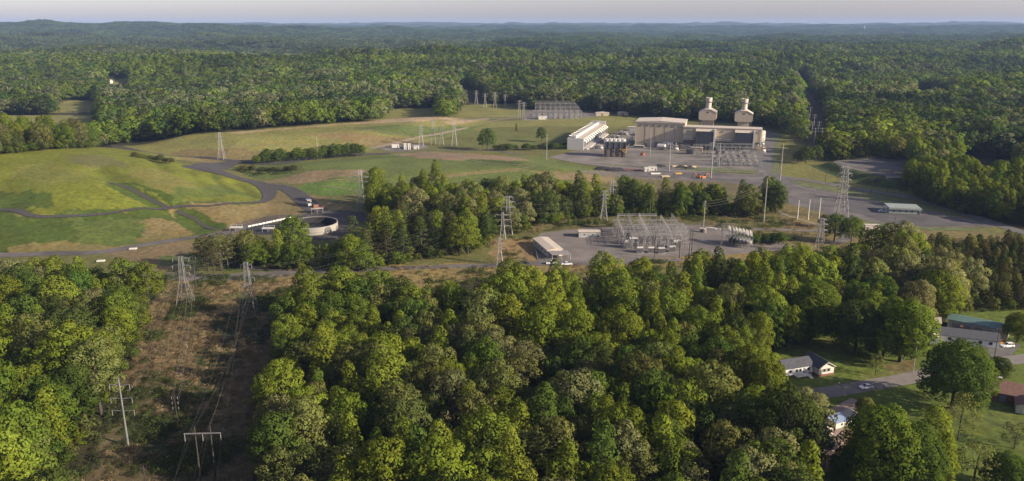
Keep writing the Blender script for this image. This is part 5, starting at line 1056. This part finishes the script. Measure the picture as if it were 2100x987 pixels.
for i in range(6):
    x, y = G(1272 + i * 23, 490); gantry(x, y, 40, 7.6 + (i % 3) * 1.1, 5, ['leftmost', 'second', 'third', 'fourth', 'fifth', 'rightmost'][i] + ' of the gantries running from front to back through the near substation', rz=R(88), group=GG, z=0, r=.075, m=M_STEELD if i % 2 else M_STEEL)
for i in range(30):
    g = rnd; r_i = i // 6; x, y = G(1268 + (i % 6) * 25 + r_i * 3 + g.uniform(-3, 3), 478 + r_i * 8); o = root('disconnect_switch', x, y, 0, 'small switch stand with three grey insulators under the substation gantries', 'switch stand', 'switch stands of the near substation')
    MB().bx(-1.6, -1.4, -.1, .1, -.1, 3.4).bx(1.4, 1.6, -.1, .1, -.1, 3.4).bx(-2, 2, -.15, .15, 3.41, 3.65).build('stand', M_STEEL, o); s = MB()
    for q in (-1.6, 0, 1.6): s.bar((q, 0, 3.66), (q, 0, 5.2), .2, 6)
    s.bar((-1.6, 0, 5.3), (1.6, 0, 5.3), .07, 4); s.build('insulator', M_SIGN, o)
for i, (px, py) in enumerate(((1312, 518), (1335, 518), (1356, 519), (1378, 516), (1290, 508), (1298, 502), (1388, 508))):
    x, y = G(px, py); o = root('transformer', x, y, 0, 'pale grey transformer tank with cooling fins in the near substation', 'transformer', 'transformers of the near substation'); s_ = 1.0 if i < 4 else 1.35
    MB().bx(-1.7 * s_, 1.7 * s_, -1.1, 1.1, .3, 3.2 * s_).build('tank_body', M_WHITE, o); f = MB()
    for k in range(6): f.bx(-1.5 * s_ + k * .6 * s_, -1.3 * s_ + k * .6 * s_, -1.9, -1.103, .5, 2.8 * s_)
    f.build('cooling_fin', M_SIGN, o); b = MB()
    for q in (-1, 0, 1): b.bar((q, 0, 3.2 * s_), (q * 1.3, 0, 4.9 * s_), .2, 8, .1)
    b.build('bushing', M_STEELD, o); MB().bx(-2 * s_, 2 * s_, -1.6, 1.6, -.1, .29).build('plinth', M_CONC, o)
box_building('substation_hut', 1208, 485, 12.5, 5.5, 3.3, mat('pale_hut', (.33, .33, .32), .7, streak=(1.5, 1.5, .1), var=.12), M_TANR, 'small pale metal hut at the back of the substation pad', 'hut', 0, 2, None, .5)
x, y = G(1128, 518); e = root('control_building', x, y, R(16), 'long white control building with a tan roof and an open canopy at its front', 'building')
MB().bx(-4.2, 4.2, -8, 17, -.2, 3.6).build('wall', M_WHITE, e); MB().prism([(-4.6, 3.603), (4.6, 3.603), (4.6, 3.9), (0, 4.5), (-4.6, 3.9)], -8.3, 17.3).build('roof', M_TANR, e)
MB().prism([(-4.2, 3.2), (6.6, 2.9), (6.6, 3.15), (-4.2, 3.45)], -15.5, -8.31).build('canopy_roof', mat('dull_grey_roof', (.20, .18, .17), .7, var=.15), e); f = MB()
for sx in (-3.9, 1, 6.2):
    for sy in (-15.2, -11.5): f.bx(sx - .12, sx + .12, sy - .12, sy + .12, -.1, 2.92)
f.build('canopy_post', M_STEEL, e)
for i in range(4): w_ = MB().bx(-4.27, -4.203, -5 + i * 5.4, -3.4 + i * 5.4, 1.3, 2.5).build('window', M_STEEL, e); MB().bx(-4.31, -4.273, -4.85 + i * 5.4, -3.55 + i * 5.4, 1.4, 2.4).build('pane', M_GLASS, w_)
MB().bx(-1, .2, -8.07, -8.003, 0, 2.2).build('door', M_STEELD, e)
# capacitor racks at the right end
for i in range(7):
    x, y = G(1494 + i * 7.2, 499 + i * 1.7); o = root('insulator_rack', x, y, 0, 'tall white insulator rack in the row at the right end of the substation', 'insulator rack', 'insulator racks in a row'); c = MB()
    for sx in (-.7, .7):
        for sy in (-2.2, 2.2): c.bar((sx, sy, -.1), (sx, sy, 7.5), .11)
    for z in (2.5, 5, 7.4): c.bar((-.7, -2.2, z), (.7, -2.2, z), .1).bar((-.7, 2.2, z), (.7, 2.2, z), .1).bar((-.7, -2.2, z), (-.7, 2.2, z), .1).bar((.7, -2.2, z), (.7, 2.2, z), .1)
    c.build('frame', M_STEEL, o); b = MB()
    for sy in (-1.7, 0, 1.7): b.bar((0, sy, 7.5), (0, sy, 10), .32, 8, .2).bx(-.5, .5, sy - .5, sy + .5, 3.2, 4.8)
    b.build('insulator', M_WHITE, o)
gpx(1490, 506, 462, 22, 2, 'narrow dark gantry at the right end of the substation', None, m=M_STEELD)
pipe_bundle(1458, 470, 7, -.5, M_WHITE, 'white crossarms lying on the back of the substation pad', 4, .18); pipe_bundle(1466, 470, 7, -.5, M_WHITE, 'second bundle of white crossarms on the back of the substation pad', 3, .18)
for i, (px, py) in enumerate(((1438, 476), (1445, 477))): box_building('concrete_block', px, py, 1.6, 1.6, 2.2, M_TANR, M_TANR, ['left pale concrete box at the foot of the pad pole', 'right pale concrete box at the foot of the pad pole'][i], 'block', 0, 0)
# plant switchyard
for i, (px, py, pt, w, n) in enumerate(((1500, 318, 296, 90, 7), (1508, 326, 303, 95, 7), (1515, 334, 310, 85, 6), (1520, 342, 318, 80, 5), (1440, 318, 298, 36, 4))):
    gpx(px, py, pt, w, n, ['rear gantry of the plant switchyard', 'second gantry of the plant switchyard', 'third gantry of the plant switchyard', 'front gantry of the plant switchyard', 'short gantry below the left air intake'][i], 'gantries of the plant switchyard', rz=-R(8), r=.14, m=M_STEEL)
for i in range(21):
    x, y = G(1462 + (i % 7) * 14 + (i // 7) * 3, 322 + (i // 7) * 9); o = root('circuit_breaker', x, y, 0, 'grey circuit breaker with three slanted bushings in the plant switchyard', 'breaker', 'breakers of the plant switchyard')
    MB().bx(-1.5, 1.5, -.7, .7, 1.2, 2.8).bx(-1.3, -1.1, -.5, .5, -.1, 1.2).bx(1.1, 1.3, -.5, .5, -.1, 1.2).build('cabinet', M_SIGN if i % 2 else M_BLUE, o); b = MB()
    for q in (-1, 0, 1): b.bar((q, -.3, 2.8), (q, -1.4, 5.2), .22, 6, .12).bar((q, .3, 2.8), (q, 1.4, 5.2), .22, 6, .12)
    b.build('bushing', M_SIGN, o)
for i, (px, py, lb) in enumerate(((1416, 316, 'large dark step-up transformer under the left air intake'), (1477, 317, 'large dark step-up transformer between the air intakes'), (1528, 320, 'large grey step-up transformer under the right air intake'))):
    x, y = G(px, py); o = root('power_transformer', x, y, -PHI, lb, 'transformer'); MB().bx(-4, 4, -2.2, 2.2, .4, 5).build('tank_body', M_STEELD if i < 2 else M_STEEL, o); f = MB()
    for k in range(10): f.bx(-3.8 + k * .8, -3.5 + k * .8, -3.4, -2.203, .8, 4.4)
    f.build('cooling_fin', M_SIGN, o); b = MB()
    for q in (-2.5, 0, 2.5): b.bar((q, 0, 5), (q, -1, 8), .3, 8, .15)
    b.build('bushing', M_SIGN, o); MB().bx(-4.4, 4.4, -3.6, 2.6, -.1, .39).build('plinth', M_CONC, o)
# far switchyard
for i in range(7):
    py = 245 - i * 2.6; gpx(1142 - (i - 3) * 1.5, py, py - 13 - i * 1.3, 98 - i * 3, 9, ['front', 'second', 'third', 'fourth', 'fifth', 'sixth', 'rearmost'][i] + ' gantry row of the far switchyard', 'gantries of the far switchyard', r=.17, drops=True, m=M_STEEL if i % 2 else M_STEELD)
for i in range(18):
    x, y = G(1095 + (i % 9) * 11, 243 - (i // 9) * 7); o = root('circuit_breaker', x, y, 0, 'pinkish grey breaker in the far switchyard', 'breaker', 'breakers of the far switchyard')
    MB().bx(-2, 2, -1, 1, 0, 3.4).build('cabinet', M_SIGN if i % 3 else M_BLUE, o); b = MB()
    for q in (-1.4, 0, 1.4): b.bar((q, 0, 3.4), (q, 0, 7), .35, 6)
    b.build('bushing', M_SIGN, o)
box_building('switchyard_hut', 1113, 245, 11, 5, 4.2, M_WHITE, M_TANR, 'white hut in front of the far switchyard', 'hut', 0, 1)
# chain link fences
def fence(pts, label, step=4, h=2.4, group=None):
    W = [Vector((*G(*p), 0)) for p in pts]; e = empty('chain_link_fence', (W[0].x, W[0].y, h1(W[0].x, W[0].y)), 0, label, 'fence', group); o = e.location; posts = MB(); mesh = MB()
    for a, b in zip(W, W[1:]):
        k = max(1, int((b - a).length / step)); P_ = [a.lerp(b, i / k) for i in range(k + 1)]
        for p in P_: p.z = h1(p.x, p.y)
        for p in P_: posts.bar(p - o, p - o + Vector((0, 0, h + .1)), .06, 4)
        for p, q in zip(P_, P_[1:]):
            for t in (.05, .35, .65, 1.0): mesh.bar(p - o + Vector((0, 0, h * t)), q - o + Vector((0, 0, h * t)), .035 if t == 1 else .02, 3)
            mesh.bar(p - o, q - o + Vector((0, 0, h)), .018, 3).bar(q - o, p - o + Vector((0, 0, h)), .018, 3)
    posts.build('fence_post', M_STEEL, e); mesh.build('fence_wire', M_STEEL, e); return e
fence([(1092, 496), (1104, 539), (1250, 535), (1400, 526), (1560, 516), (1635, 508), (1560, 488), (1480, 468), (1360, 461)], 'chain link fence round the near substation')
fence([(1180, 336), (1330, 344), (1430, 350), (1560, 352)], 'chain link fence along the front of the plant yard')
fence([(1700, 330), (1760, 328), (1860, 326)], 'chain link fence above the dark-banked pad')
fence([(1080, 250), (1130, 248), (1200, 244), (1228, 240)], 'chain link fence before the far switchyard')
# ------------------------------------------------------------------ houses and cars
M_SHIN = mat('dark_shingles', (.060, .062, .075), .9, var=.2, scale=1.2); M_SHINB = mat('brown_shingles', (.16, .085, .065), .9, var=.18, scale=1.2); M_BRICK = mat('red_brick', (.17, .075, .055), .9, var=.2, scale=2)
M_CREAM = mat('cream_siding', (.52, .47, .41), .75, var=.06, streak=(.3, .3, 5)); M_GREENR = mat('green_metal_roof', (.10, .17, .155), .5, var=.1, streak=(4, .1, .1)); M_VINYL = mat('white_vinyl', (.58, .58, .57), .7, var=.05, streak=(.3, .3, 5))
def wing(e, x0, x1, y0, y1, h, rise, wall, roof, axis='x', nm='wall', z0=-.2, ov=.45):
    if axis == 'x':                              # ridge along x
        m = (y0 + y1) / 2; MB().prism([(y0, z0), (y1, z0), (y1, h), (m, h + rise), (y0, h)], x0, x1, 'x').build(nm, wall, e); s = rise / ((y1 - y0) / 2)
        return MB().prism([(y0 - ov, h - ov * s + .03), (m, h + rise + .03), (y1 + ov, h - ov * s + .03), (y1 + ov, h - ov * s + .2), (m, h + rise + .24), (y0 - ov, h - ov * s + .2)], x0 - ov, x1 + ov, 'x').build('roof', roof, e)
    m = (x0 + x1) / 2; MB().prism([(x0, z0), (x1, z0), (x1, h), (m, h + rise), (x0, h)], y0, y1, 'y').build(nm, wall, e); s = rise / ((x1 - x0) / 2)
    return MB().prism([(x0 - ov, h - ov * s + .03), (m, h + rise + .03), (x1 + ov, h - ov * s + .03), (x1 + ov, h - ov * s + .2), (m, h + rise + .24), (x0 - ov, h - ov * s + .2)], y0 - ov, y1 + ov, 'y').build('roof', roof, e)
def win(e, face, c, a, z0, z1, w, frame=None, pane=None):
    frame = frame or M_WHITE; o = MB(); g_ = MB(); s = {'-y': -1, '+y': 1, '-x': -1, '+x': 1}[face]
    def bb(mb, w2, za, zb, d0, d1):
        lo, hi = sorted((c + s * d0, c + s * d1))
        mb.bx(a - w2, a + w2, lo, hi, za, zb) if face[1] == 'y' else mb.bx(lo, hi, a - w2, a + w2, za, zb)
    bb(o, w / 2, z0, z1, .004, .06); f = o.build('window', frame, e); bb(g_, w / 2 - .09, z0 + .09, z1 - .09, .063, .1); g_.build('pane', pane or M_GLASS, f)
# white ranch house
x, y = P(1709, 768); e = root('ranch_house', x, y, R(18), 'white ranch house with a dark shingle roof and a small porch', 'house')
wing(e, -6.4, 0.0, 0, 9.2, 3.4, 1.9, M_CREAM, M_SHIN, 'y'); wing(e, -18, -6.41, 3, 10, 3.3, 1.7, M_VINYL, M_SHIN, 'x', ov=.4)
MB().bx(-6.5, .1, -.1, 9.3, -.4, .75).build('brick_base', M_BRICK, e); MB().bx(-18.08, -6.6, 2.92, 10.1, -.4, .6).build('brick_base', M_BRICK, e)
for a in (-4.1, -2.3): win(e, '-y', 0, a, 1.5, 2.8, 1.0); MB().bx(a - .78, a - .53, -.05, -.004, 1.5, 2.8).bx(a + .53, a + .78, -.05, -.004, 1.5, 2.8).build('shutter', M_STEELD, e)
for a in (-8.4, -11.8, -13.4, -16): win(e, '-y', 3, a, 1.4, 2.7, 1.0)
for a in (2.6, 6.4): win(e, '+x', 0, a, 1.5, 2.7, .9)
MB().bx(-10.6, -9.7, 2.93, 2.996, .6, 2.7).build('door', M_STEELD, e); p = MB().bx(-14.5, -8.6, .9, 2.99, .4, .62)
for a in (-14.3, -12.4, -10.5, -8.8): p.bx(a - .07, a + .07, .95, 1.09, .62, 3.0)
p.bx(-14.4, -10, .98, 1.06, 1.35, 1.45)
for k in range(4): p.bx(-9.9, -8.7, .9 - .35 * (k + 1), .9 - .35 * k, 0, .4 - .1 * k)
p.build('porch', M_WHITE, e); MB().prism([(-6.75, 3.15), (-3.2, 5.1), (.35, 3.15), (.35, 3.35), (-3.2, 5.3), (-6.75, 3.35)], -.62, -.47).build('gable_trim', M_WHITE, e)
# small houses by the driveway
x, y = P(1694, 896); e = root('small_house', x, y, R(24), 'small cream gabled house with a black roof beside the worn driveway', 'house')
wing(e, -3.2, 3.2, 0, 8.5, 2.9, 1.9, M_CREAM, mat('black_shingles', (.035, .035, .04), .9), 'y'); win(e, '-y', 0, -1.5, .9, 2.3, 1.1); win(e, '-y', 0, 1.5, .9, 2.3, 1.1); MB().bx(-.45, .45, -.07, -.004, 0, 2.1).build('door', M_BLUE, e); win(e, '+x', 3.2, 4, 1, 2.2, 1.1); e.scale = (.85, .85, .85)
x, y = P(1727, 880); e = root('lean_to_shed', x, y + 3, R(24), 'low shed with a pale blue metal roof behind the small cream house', 'shed'); e.scale = (.8, .8, .85); MB().bx(-4, 4, -2.6, 2.6, -.2, 2.3).build('wall', M_CREAM, e); MB().prism([(-3, 2.31), (3, 2.7), (3, 2.85), (-3, 2.46)], -4.3, 4.3, 'x').build('roof', mat('pale_blue_metal', (.33, .42, .55), .35, .3, var=.05), e); win(e, '-y', -2.6, -1, .9, 1.9, 1)
x, y = P(1757, 872); e = root('garden_outbuilding', x, y, R(18), 'cream gabled outbuilding half hidden behind the driveway giant', 'outbuilding'); e.scale = (.8, .8, .8); wing(e, -3, 3, 0, 5, 2.8, 1.8, M_CREAM, M_TANR, 'y'); win(e, '-y', 0, -1.3, 1, 2.2, .9); win(e, '-y', 0, 1.3, 1, 2.2, .9)
x, y = P(1888, 962); e = root('greenhouse', x, y, R(10), 'white arched greenhouse showing between tree trunks', 'greenhouse'); n = 12; arc = [(3 * math.cos(math.pi * i / n), .6 + 2.6 * math.sin(math.pi * i / n)) for i in range(n + 1)] + [(-3, 0), (3, 0)]
MB().prism(arc, -6, 6).build('cover', mat('white_film', (.62, .64, .68), .4, var=.05), e); f = MB()
for k in range(7): 
    yy = -6.05 + k * 2.0
    for i in range(n): f.bar((3.05 * math.cos(math.pi * i / n), yy, .6 + 2.65 * math.sin(math.pi * i / n)), (3.05 * math.cos(math.pi * (i + 1) / n), yy, .6 + 2.65 * math.sin(math.pi * (i + 1) / n)), .05, 4)
f.build('hoop', M_STEEL, e); MB().bx(-.6, .6, -6.1, -6.01, 0, 2).build('door', M_WHITE, e)
# brick house at the right edge
x, y = P(2072, 835); e = root('brick_house', x, y, R(-30), 'red brick house with a brown roof and a cream garage at the right edge', 'house')
wing(e, -11, 12, 3, 13, 3.0, 2.3, M_BRICK, M_SHINB, 'x'); g_ = wing(e, 1.2, 8, -3.6, 2.99, 2.7, 1.4, mat('cream_garage', (.42, .41, .33), .8), M_SHINB, 'y')
win(e, '-y', 3, -9.6, .9, 2.3, 1.5, M_WHITE, M_WHITE); win(e, '-y', 3, -6.4, 1.1, 2.3, .9); MB().bx(-3.2, -1.4, 2.9, 2.996, 0, 2.3).build('door', M_BLUE, e); MB().bx(3.0, 7.2, -3.68, -3.604, 0, 2.2).build('garage_door', M_WHITE, e)
MB().bx(-4.1, -3.1, 7, 8.1, 4.2, 6.4).build('chimney', M_BRICK, e); MB().bx(-4.25, -2.95, 6.85, 8.25, 6.41, 6.6).build('chimney_cap', M_CONC, e)
# houses by the cars
x, y = P(1902, 704); e = root('grey_roofed_house', x, y, R(-20), 'white house with a dark low roof behind the huge broad oak', 'house')
wing(e, -3, 3.4, 0, 8, 2.9, 1.7, M_VINYL, M_TANR, 'y'); wing(e, 3.41, 25, 3.5, 12, 2.9, 1.7, M_VINYL, M_SHIN, 'x'); win(e, '-y', 0, -1.4, 1, 2.3, 1.3); win(e, '-y', 0, 1.6, 1, 2.3, 1.3)
for a in (8, 13, 18.5, 22): win(e, '-y', 3.5, a, 1, 2.3, 1.4)
MB().bx(10.4, 11.4, 3.42, 3.496, 0, 2.2).build('door', M_BLUE, e); MB().bx(12, 13, 8.6, 9.6, 4.0, 5.4).build('chimney', M_BRICK, e)
x, y = P(2008, 706); e = root('open_carport', x + 2, y + 3, R(-20), 'open carport with a pale sloping roof joining the house and the barn', 'carport'); MB().prism([(-3.5, 3), (3.5, 2.5), (3.5, 2.7), (-3.5, 3.2)], -4.5, 4.5, 'x').build('roof', mat('pale_metal_roof', (.42, .45, .50), .4, .3, var=.05), e); f = MB()
for sx in (-4.2, 0, 4.2):
    for sy in (-3.2, 3.2): f.bx(sx - .1, sx + .1, sy - .1, sy + .1, -.1, 2.5)
f.build('post', M_WHITE, e)
x, y = P(2028, 692); e = root('metal_barn', x, y, R(-38), 'long barn with a green metal roof and tan sides', 'barn'); wing(e, -15, 6, 0, 8, 4.2, 1.2, mat('barn_tan', (.36, .32, .27), .7, streak=(2, 2, .1)), M_GREENR, 'x'); MB().bx(2, 5, -.08, -.004, 0, 3).build('barn_door', M_TIMBER, e)
for a in (-12, -8, -4): MB().bx(a - 1.3, a + 1.3, -.08, -.004, 0, 3).build('barn_door', M_SIGN, e)
x, y = P(1918, 680); e = root('tan_roofed_cottage', x, y + 6, R(-20), 'little tan-roofed cottage beyond the grey-roofed house', 'cottage'); wing(e, -4, 4, -3, 3, 2.8, 1.5, M_VINYL, M_TANR, 'x'); win(e, '-y', -3, 1, 1, 2.1, 1.1)
# far white farm houses
for px, py, s, lb in ((225, 174, .85, 'tiny white gabled barn in the forest clearing on the left'), (752, 96, 1.3, 'tiny pale house deep in the forest'), (1396, 124, 1.2, 'tiny white house in the forest beyond the plant')):
    x, y = G(px, py); e = root('farm_house', x, y, R(-30), lb, 'house'); e.scale = (s, s, s); e.location.z += 3 if py > 150 else 9 ; wing(e, -4, 4, -4, 6, 4.5, 3, M_WHITE, M_TANR, 'y'); win(e, '-y', -4, 0, 1.5, 3, 1.5)
x, y = G(1772, 64); z0 = h1(x, y) + 8; e = empty('water_tower', (x, y, z0), 0, 'tiny white water tower on the horizon', 'water tower'); MB().lathe([(1.5, -5), (1.2, 20), (5, 24), (7, 28), (5, 32), (.1, 34)], 16).build('tank_body', M_WHITE, e); e.scale = (1.3, 1.3, 1.0)
# ------------------------------------------------------------------ cars
M_TYRE = mat('tyre', (.02, .02, .02), .9); M_CHROME = mat('rim_metal', (.45, .45, .45), .3, .6); M_LAMP = mat('lamp_glass', (.5, .5, .48), .2); M_TAIL = mat('tail_red', (.35, .02, .02), .3)
PAINT = {}
def paint(n, c):
    if n not in PAINT: PAINT[n] = mat(n + '_car_paint', c, .28, .0, var=.03)
    return PAINT[n]
def car(px, py, rz, label, pn, pc, kind='sedan', group=None):
    x, y = G(px, py); e = empty('parked_car' if kind != 'pickup' else 'pickup_truck', (x, y, h1(x, y) + .12), rz, label, 'pickup' if kind == 'pickup' else 'car', group); m = paint(pn, pc)
    Lh = {'sedan': 2.35, 'suv': 2.35, 'pickup': 2.8}[kind]; W = .9; hb = {'sedan': .92, 'suv': 1.05, 'pickup': 1.08}[kind]
    side = [(-Lh, .35), (-Lh + .05, hb * .82), (-Lh + .35, hb), (-Lh * .42, hb + .02), (Lh * .5, hb), (Lh - .35, hb * .86), (Lh, hb * .66), (Lh, .32), (Lh - .3, .24), (-Lh + .3, .24)]
    if kind == 'pickup': side = [(-Lh, .4), (-Lh, hb), (Lh * .45, hb), (Lh - .3, hb * .95), (Lh, hb * .75), (Lh, .36), (-Lh + .2, .32)]
    b = MB().prism(side, -W, W)
    b.build('body', m, e)
    if kind == 'sedan': gl = [(-Lh * .78, hb + .01), (-Lh * .45, 1.38), (Lh * .12, 1.42), (Lh * .48, hb + .01)]
    elif kind == 'suv': gl = [(-Lh * .95, hb + .01), (-Lh * .85, 1.62), (Lh * .12, 1.66), (Lh * .45, hb + .01)]
    else: gl = [(-Lh * .18, hb + .01), (-Lh * .12, 1.72), (Lh * .22, 1.72), (Lh * .42, hb + .01)]
    MB().prism(gl, -W * .84, W * .84).build('windows', M_GLASS, e)
    tp = gl[1][1]; MB().prism([(gl[1][0] - .05, tp + .003), (gl[2][0] + .05, tp + .003), (gl[2][0] - .05, tp + .06), (gl[1][0] + .05, tp + .06)], -W * .83, W * .83).build('roof', m, e)
    pl = MB()
    for s in (-1, 1):
        for a, c in ((gl[0], gl[1]), (gl[3], gl[2])): pl.bar((a[0], s * W * .85, a[1]), (c[0], s * W * .8, c[1]), .055, 4)
        pl.bar(((gl[1][0] + gl[2][0]) / 2, s * W * .855, hb), ((gl[1][0] + gl[2][0]) / 2, s * W * .82, tp), .045, 4)
    pl.build('pillar', m, e)
    for sx in (-.62, .64):
        for s in (-1, 1):
            w_ = MB().bar((sx * Lh, s * (W - .2), .34), (sx * Lh, s * (W + .03), .34), .34, 16).build('wheel', M_TYRE, e); MB().bar((sx * Lh, s * (W + .032), .34), (sx * Lh, s * (W + .045), .34), .2, 12).build('rim', M_CHROME, w_)
    for s in (-1, 1): MB().bx(Lh - .12, Lh + .02, s * .66 - .18, s * .66 + .18, hb * .56, hb * .74).build('headlight', M_LAMP, e); MB().bx(-Lh - .02, -Lh + .1, s * .7 - .15, s * .7 + .15, hb * .62, hb * .82).build('taillight', M_TAIL, e)
    if kind == 'pickup': MB().bx(-Lh + .1, -Lh * .22, -W * .8, W * .8, hb + .004, hb + .02).build('truck_bed', M_STEELD, e)
    return e
car(1776, 797, R(180 + 14), 'white sedan driving on the street past the ranch house', 'white', (.72, .72, .72)); car(2049, 706, R(190), 'orange car parked on the dark driveway', 'orange', (.55, .24, .02), 'suv'); car(2066, 712, R(186), 'white car parked beside the orange car', 'white', (.72, .72, .72), 'suv')
car(1131, 542, R(4), 'white pickup on the gravel road, left of two below the substation', 'white', (.72, .72, .72), 'pickup'); car(1162, 544, R(186), 'white pickup on the gravel road, right of two below the substation', 'white', (.72, .72, .72), 'pickup')
car(1076, 542, R(4), 'black car on the gravel road below the dry bank', 'black', (.02, .02, .022), 'suv'); car(1809, 435, R(-10), 'white car parked at the end of the trailer office', 'white', (.72, .72, .72), 'sedan')
car(1650, 914, R(30), 'violet-blue car parked under the bare tree', 'violet', (.07, .05, .16)); car(1701, 917, R(110), 'black car half under the driveway giant', 'black', (.02, .02, .022), 'suv')
car(386, 487, R(10), 'dark pickup on the road at the foot of the mound', 'black', (.02, .02, .022), 'pickup') if False else None
for px, py, lb in ((273, 512, 'white slab lying beside the road at the foot of the mound'), (207, 537, 'white board above the tree tops of the left wood')):
    x, y = G(px, py); o = MB().bx(-1.9, 1.9, -1, 1, 0, .5).bx(-1.6, -1.3, -.8, .8, -.2, 0).bx(1.3, 1.6, -.8, .8, -.2, 0).build('concrete_slab', M_WHITE); o.location = (x, y, h1(x, y) + .3); o.rotation_euler = (0, 0, .2); tag(o, lb, 'slab')
# signs, mailbox, shrubs
x, y = P(1720, 792); e = root('mailbox', x, y, .4, 'small white mailbox on a post at the end of the ranch house path', 'mailbox'); MB().bx(-.06, .06, -.06, .06, -.1, 1.05).build('post', M_WOOD, e); MB().bx(-.16, .16, -.3, .3, 1.06, 1.4).build('letter_box', M_WHITE, e)
# ------------------------------------------------------------------ the air
def haze(density, color, g=.35):
    mb = MB(); mb.bx(-14500, 14500, -400, 17200, -90, 196); m = bpy.data.materials.new("air"); m.use_nodes = True; n = m.node_tree; n.nodes.clear()
    o = n.nodes.new("ShaderNodeOutputMaterial"); v = n.nodes.new("ShaderNodeVolumePrincipled"); v.inputs["Color"].default_value = (*color, 1); v.inputs["Density"].default_value = density; v.inputs["Anisotropy"].default_value = g
    n.links.new(v.outputs[0], o.inputs["Volume"]); h = mb.build("haze", m); tag(h, 'pale blue air that thickens with distance', kind='stuff'); return h
haze(4.2e-5, (.38, .55, .95), .0)
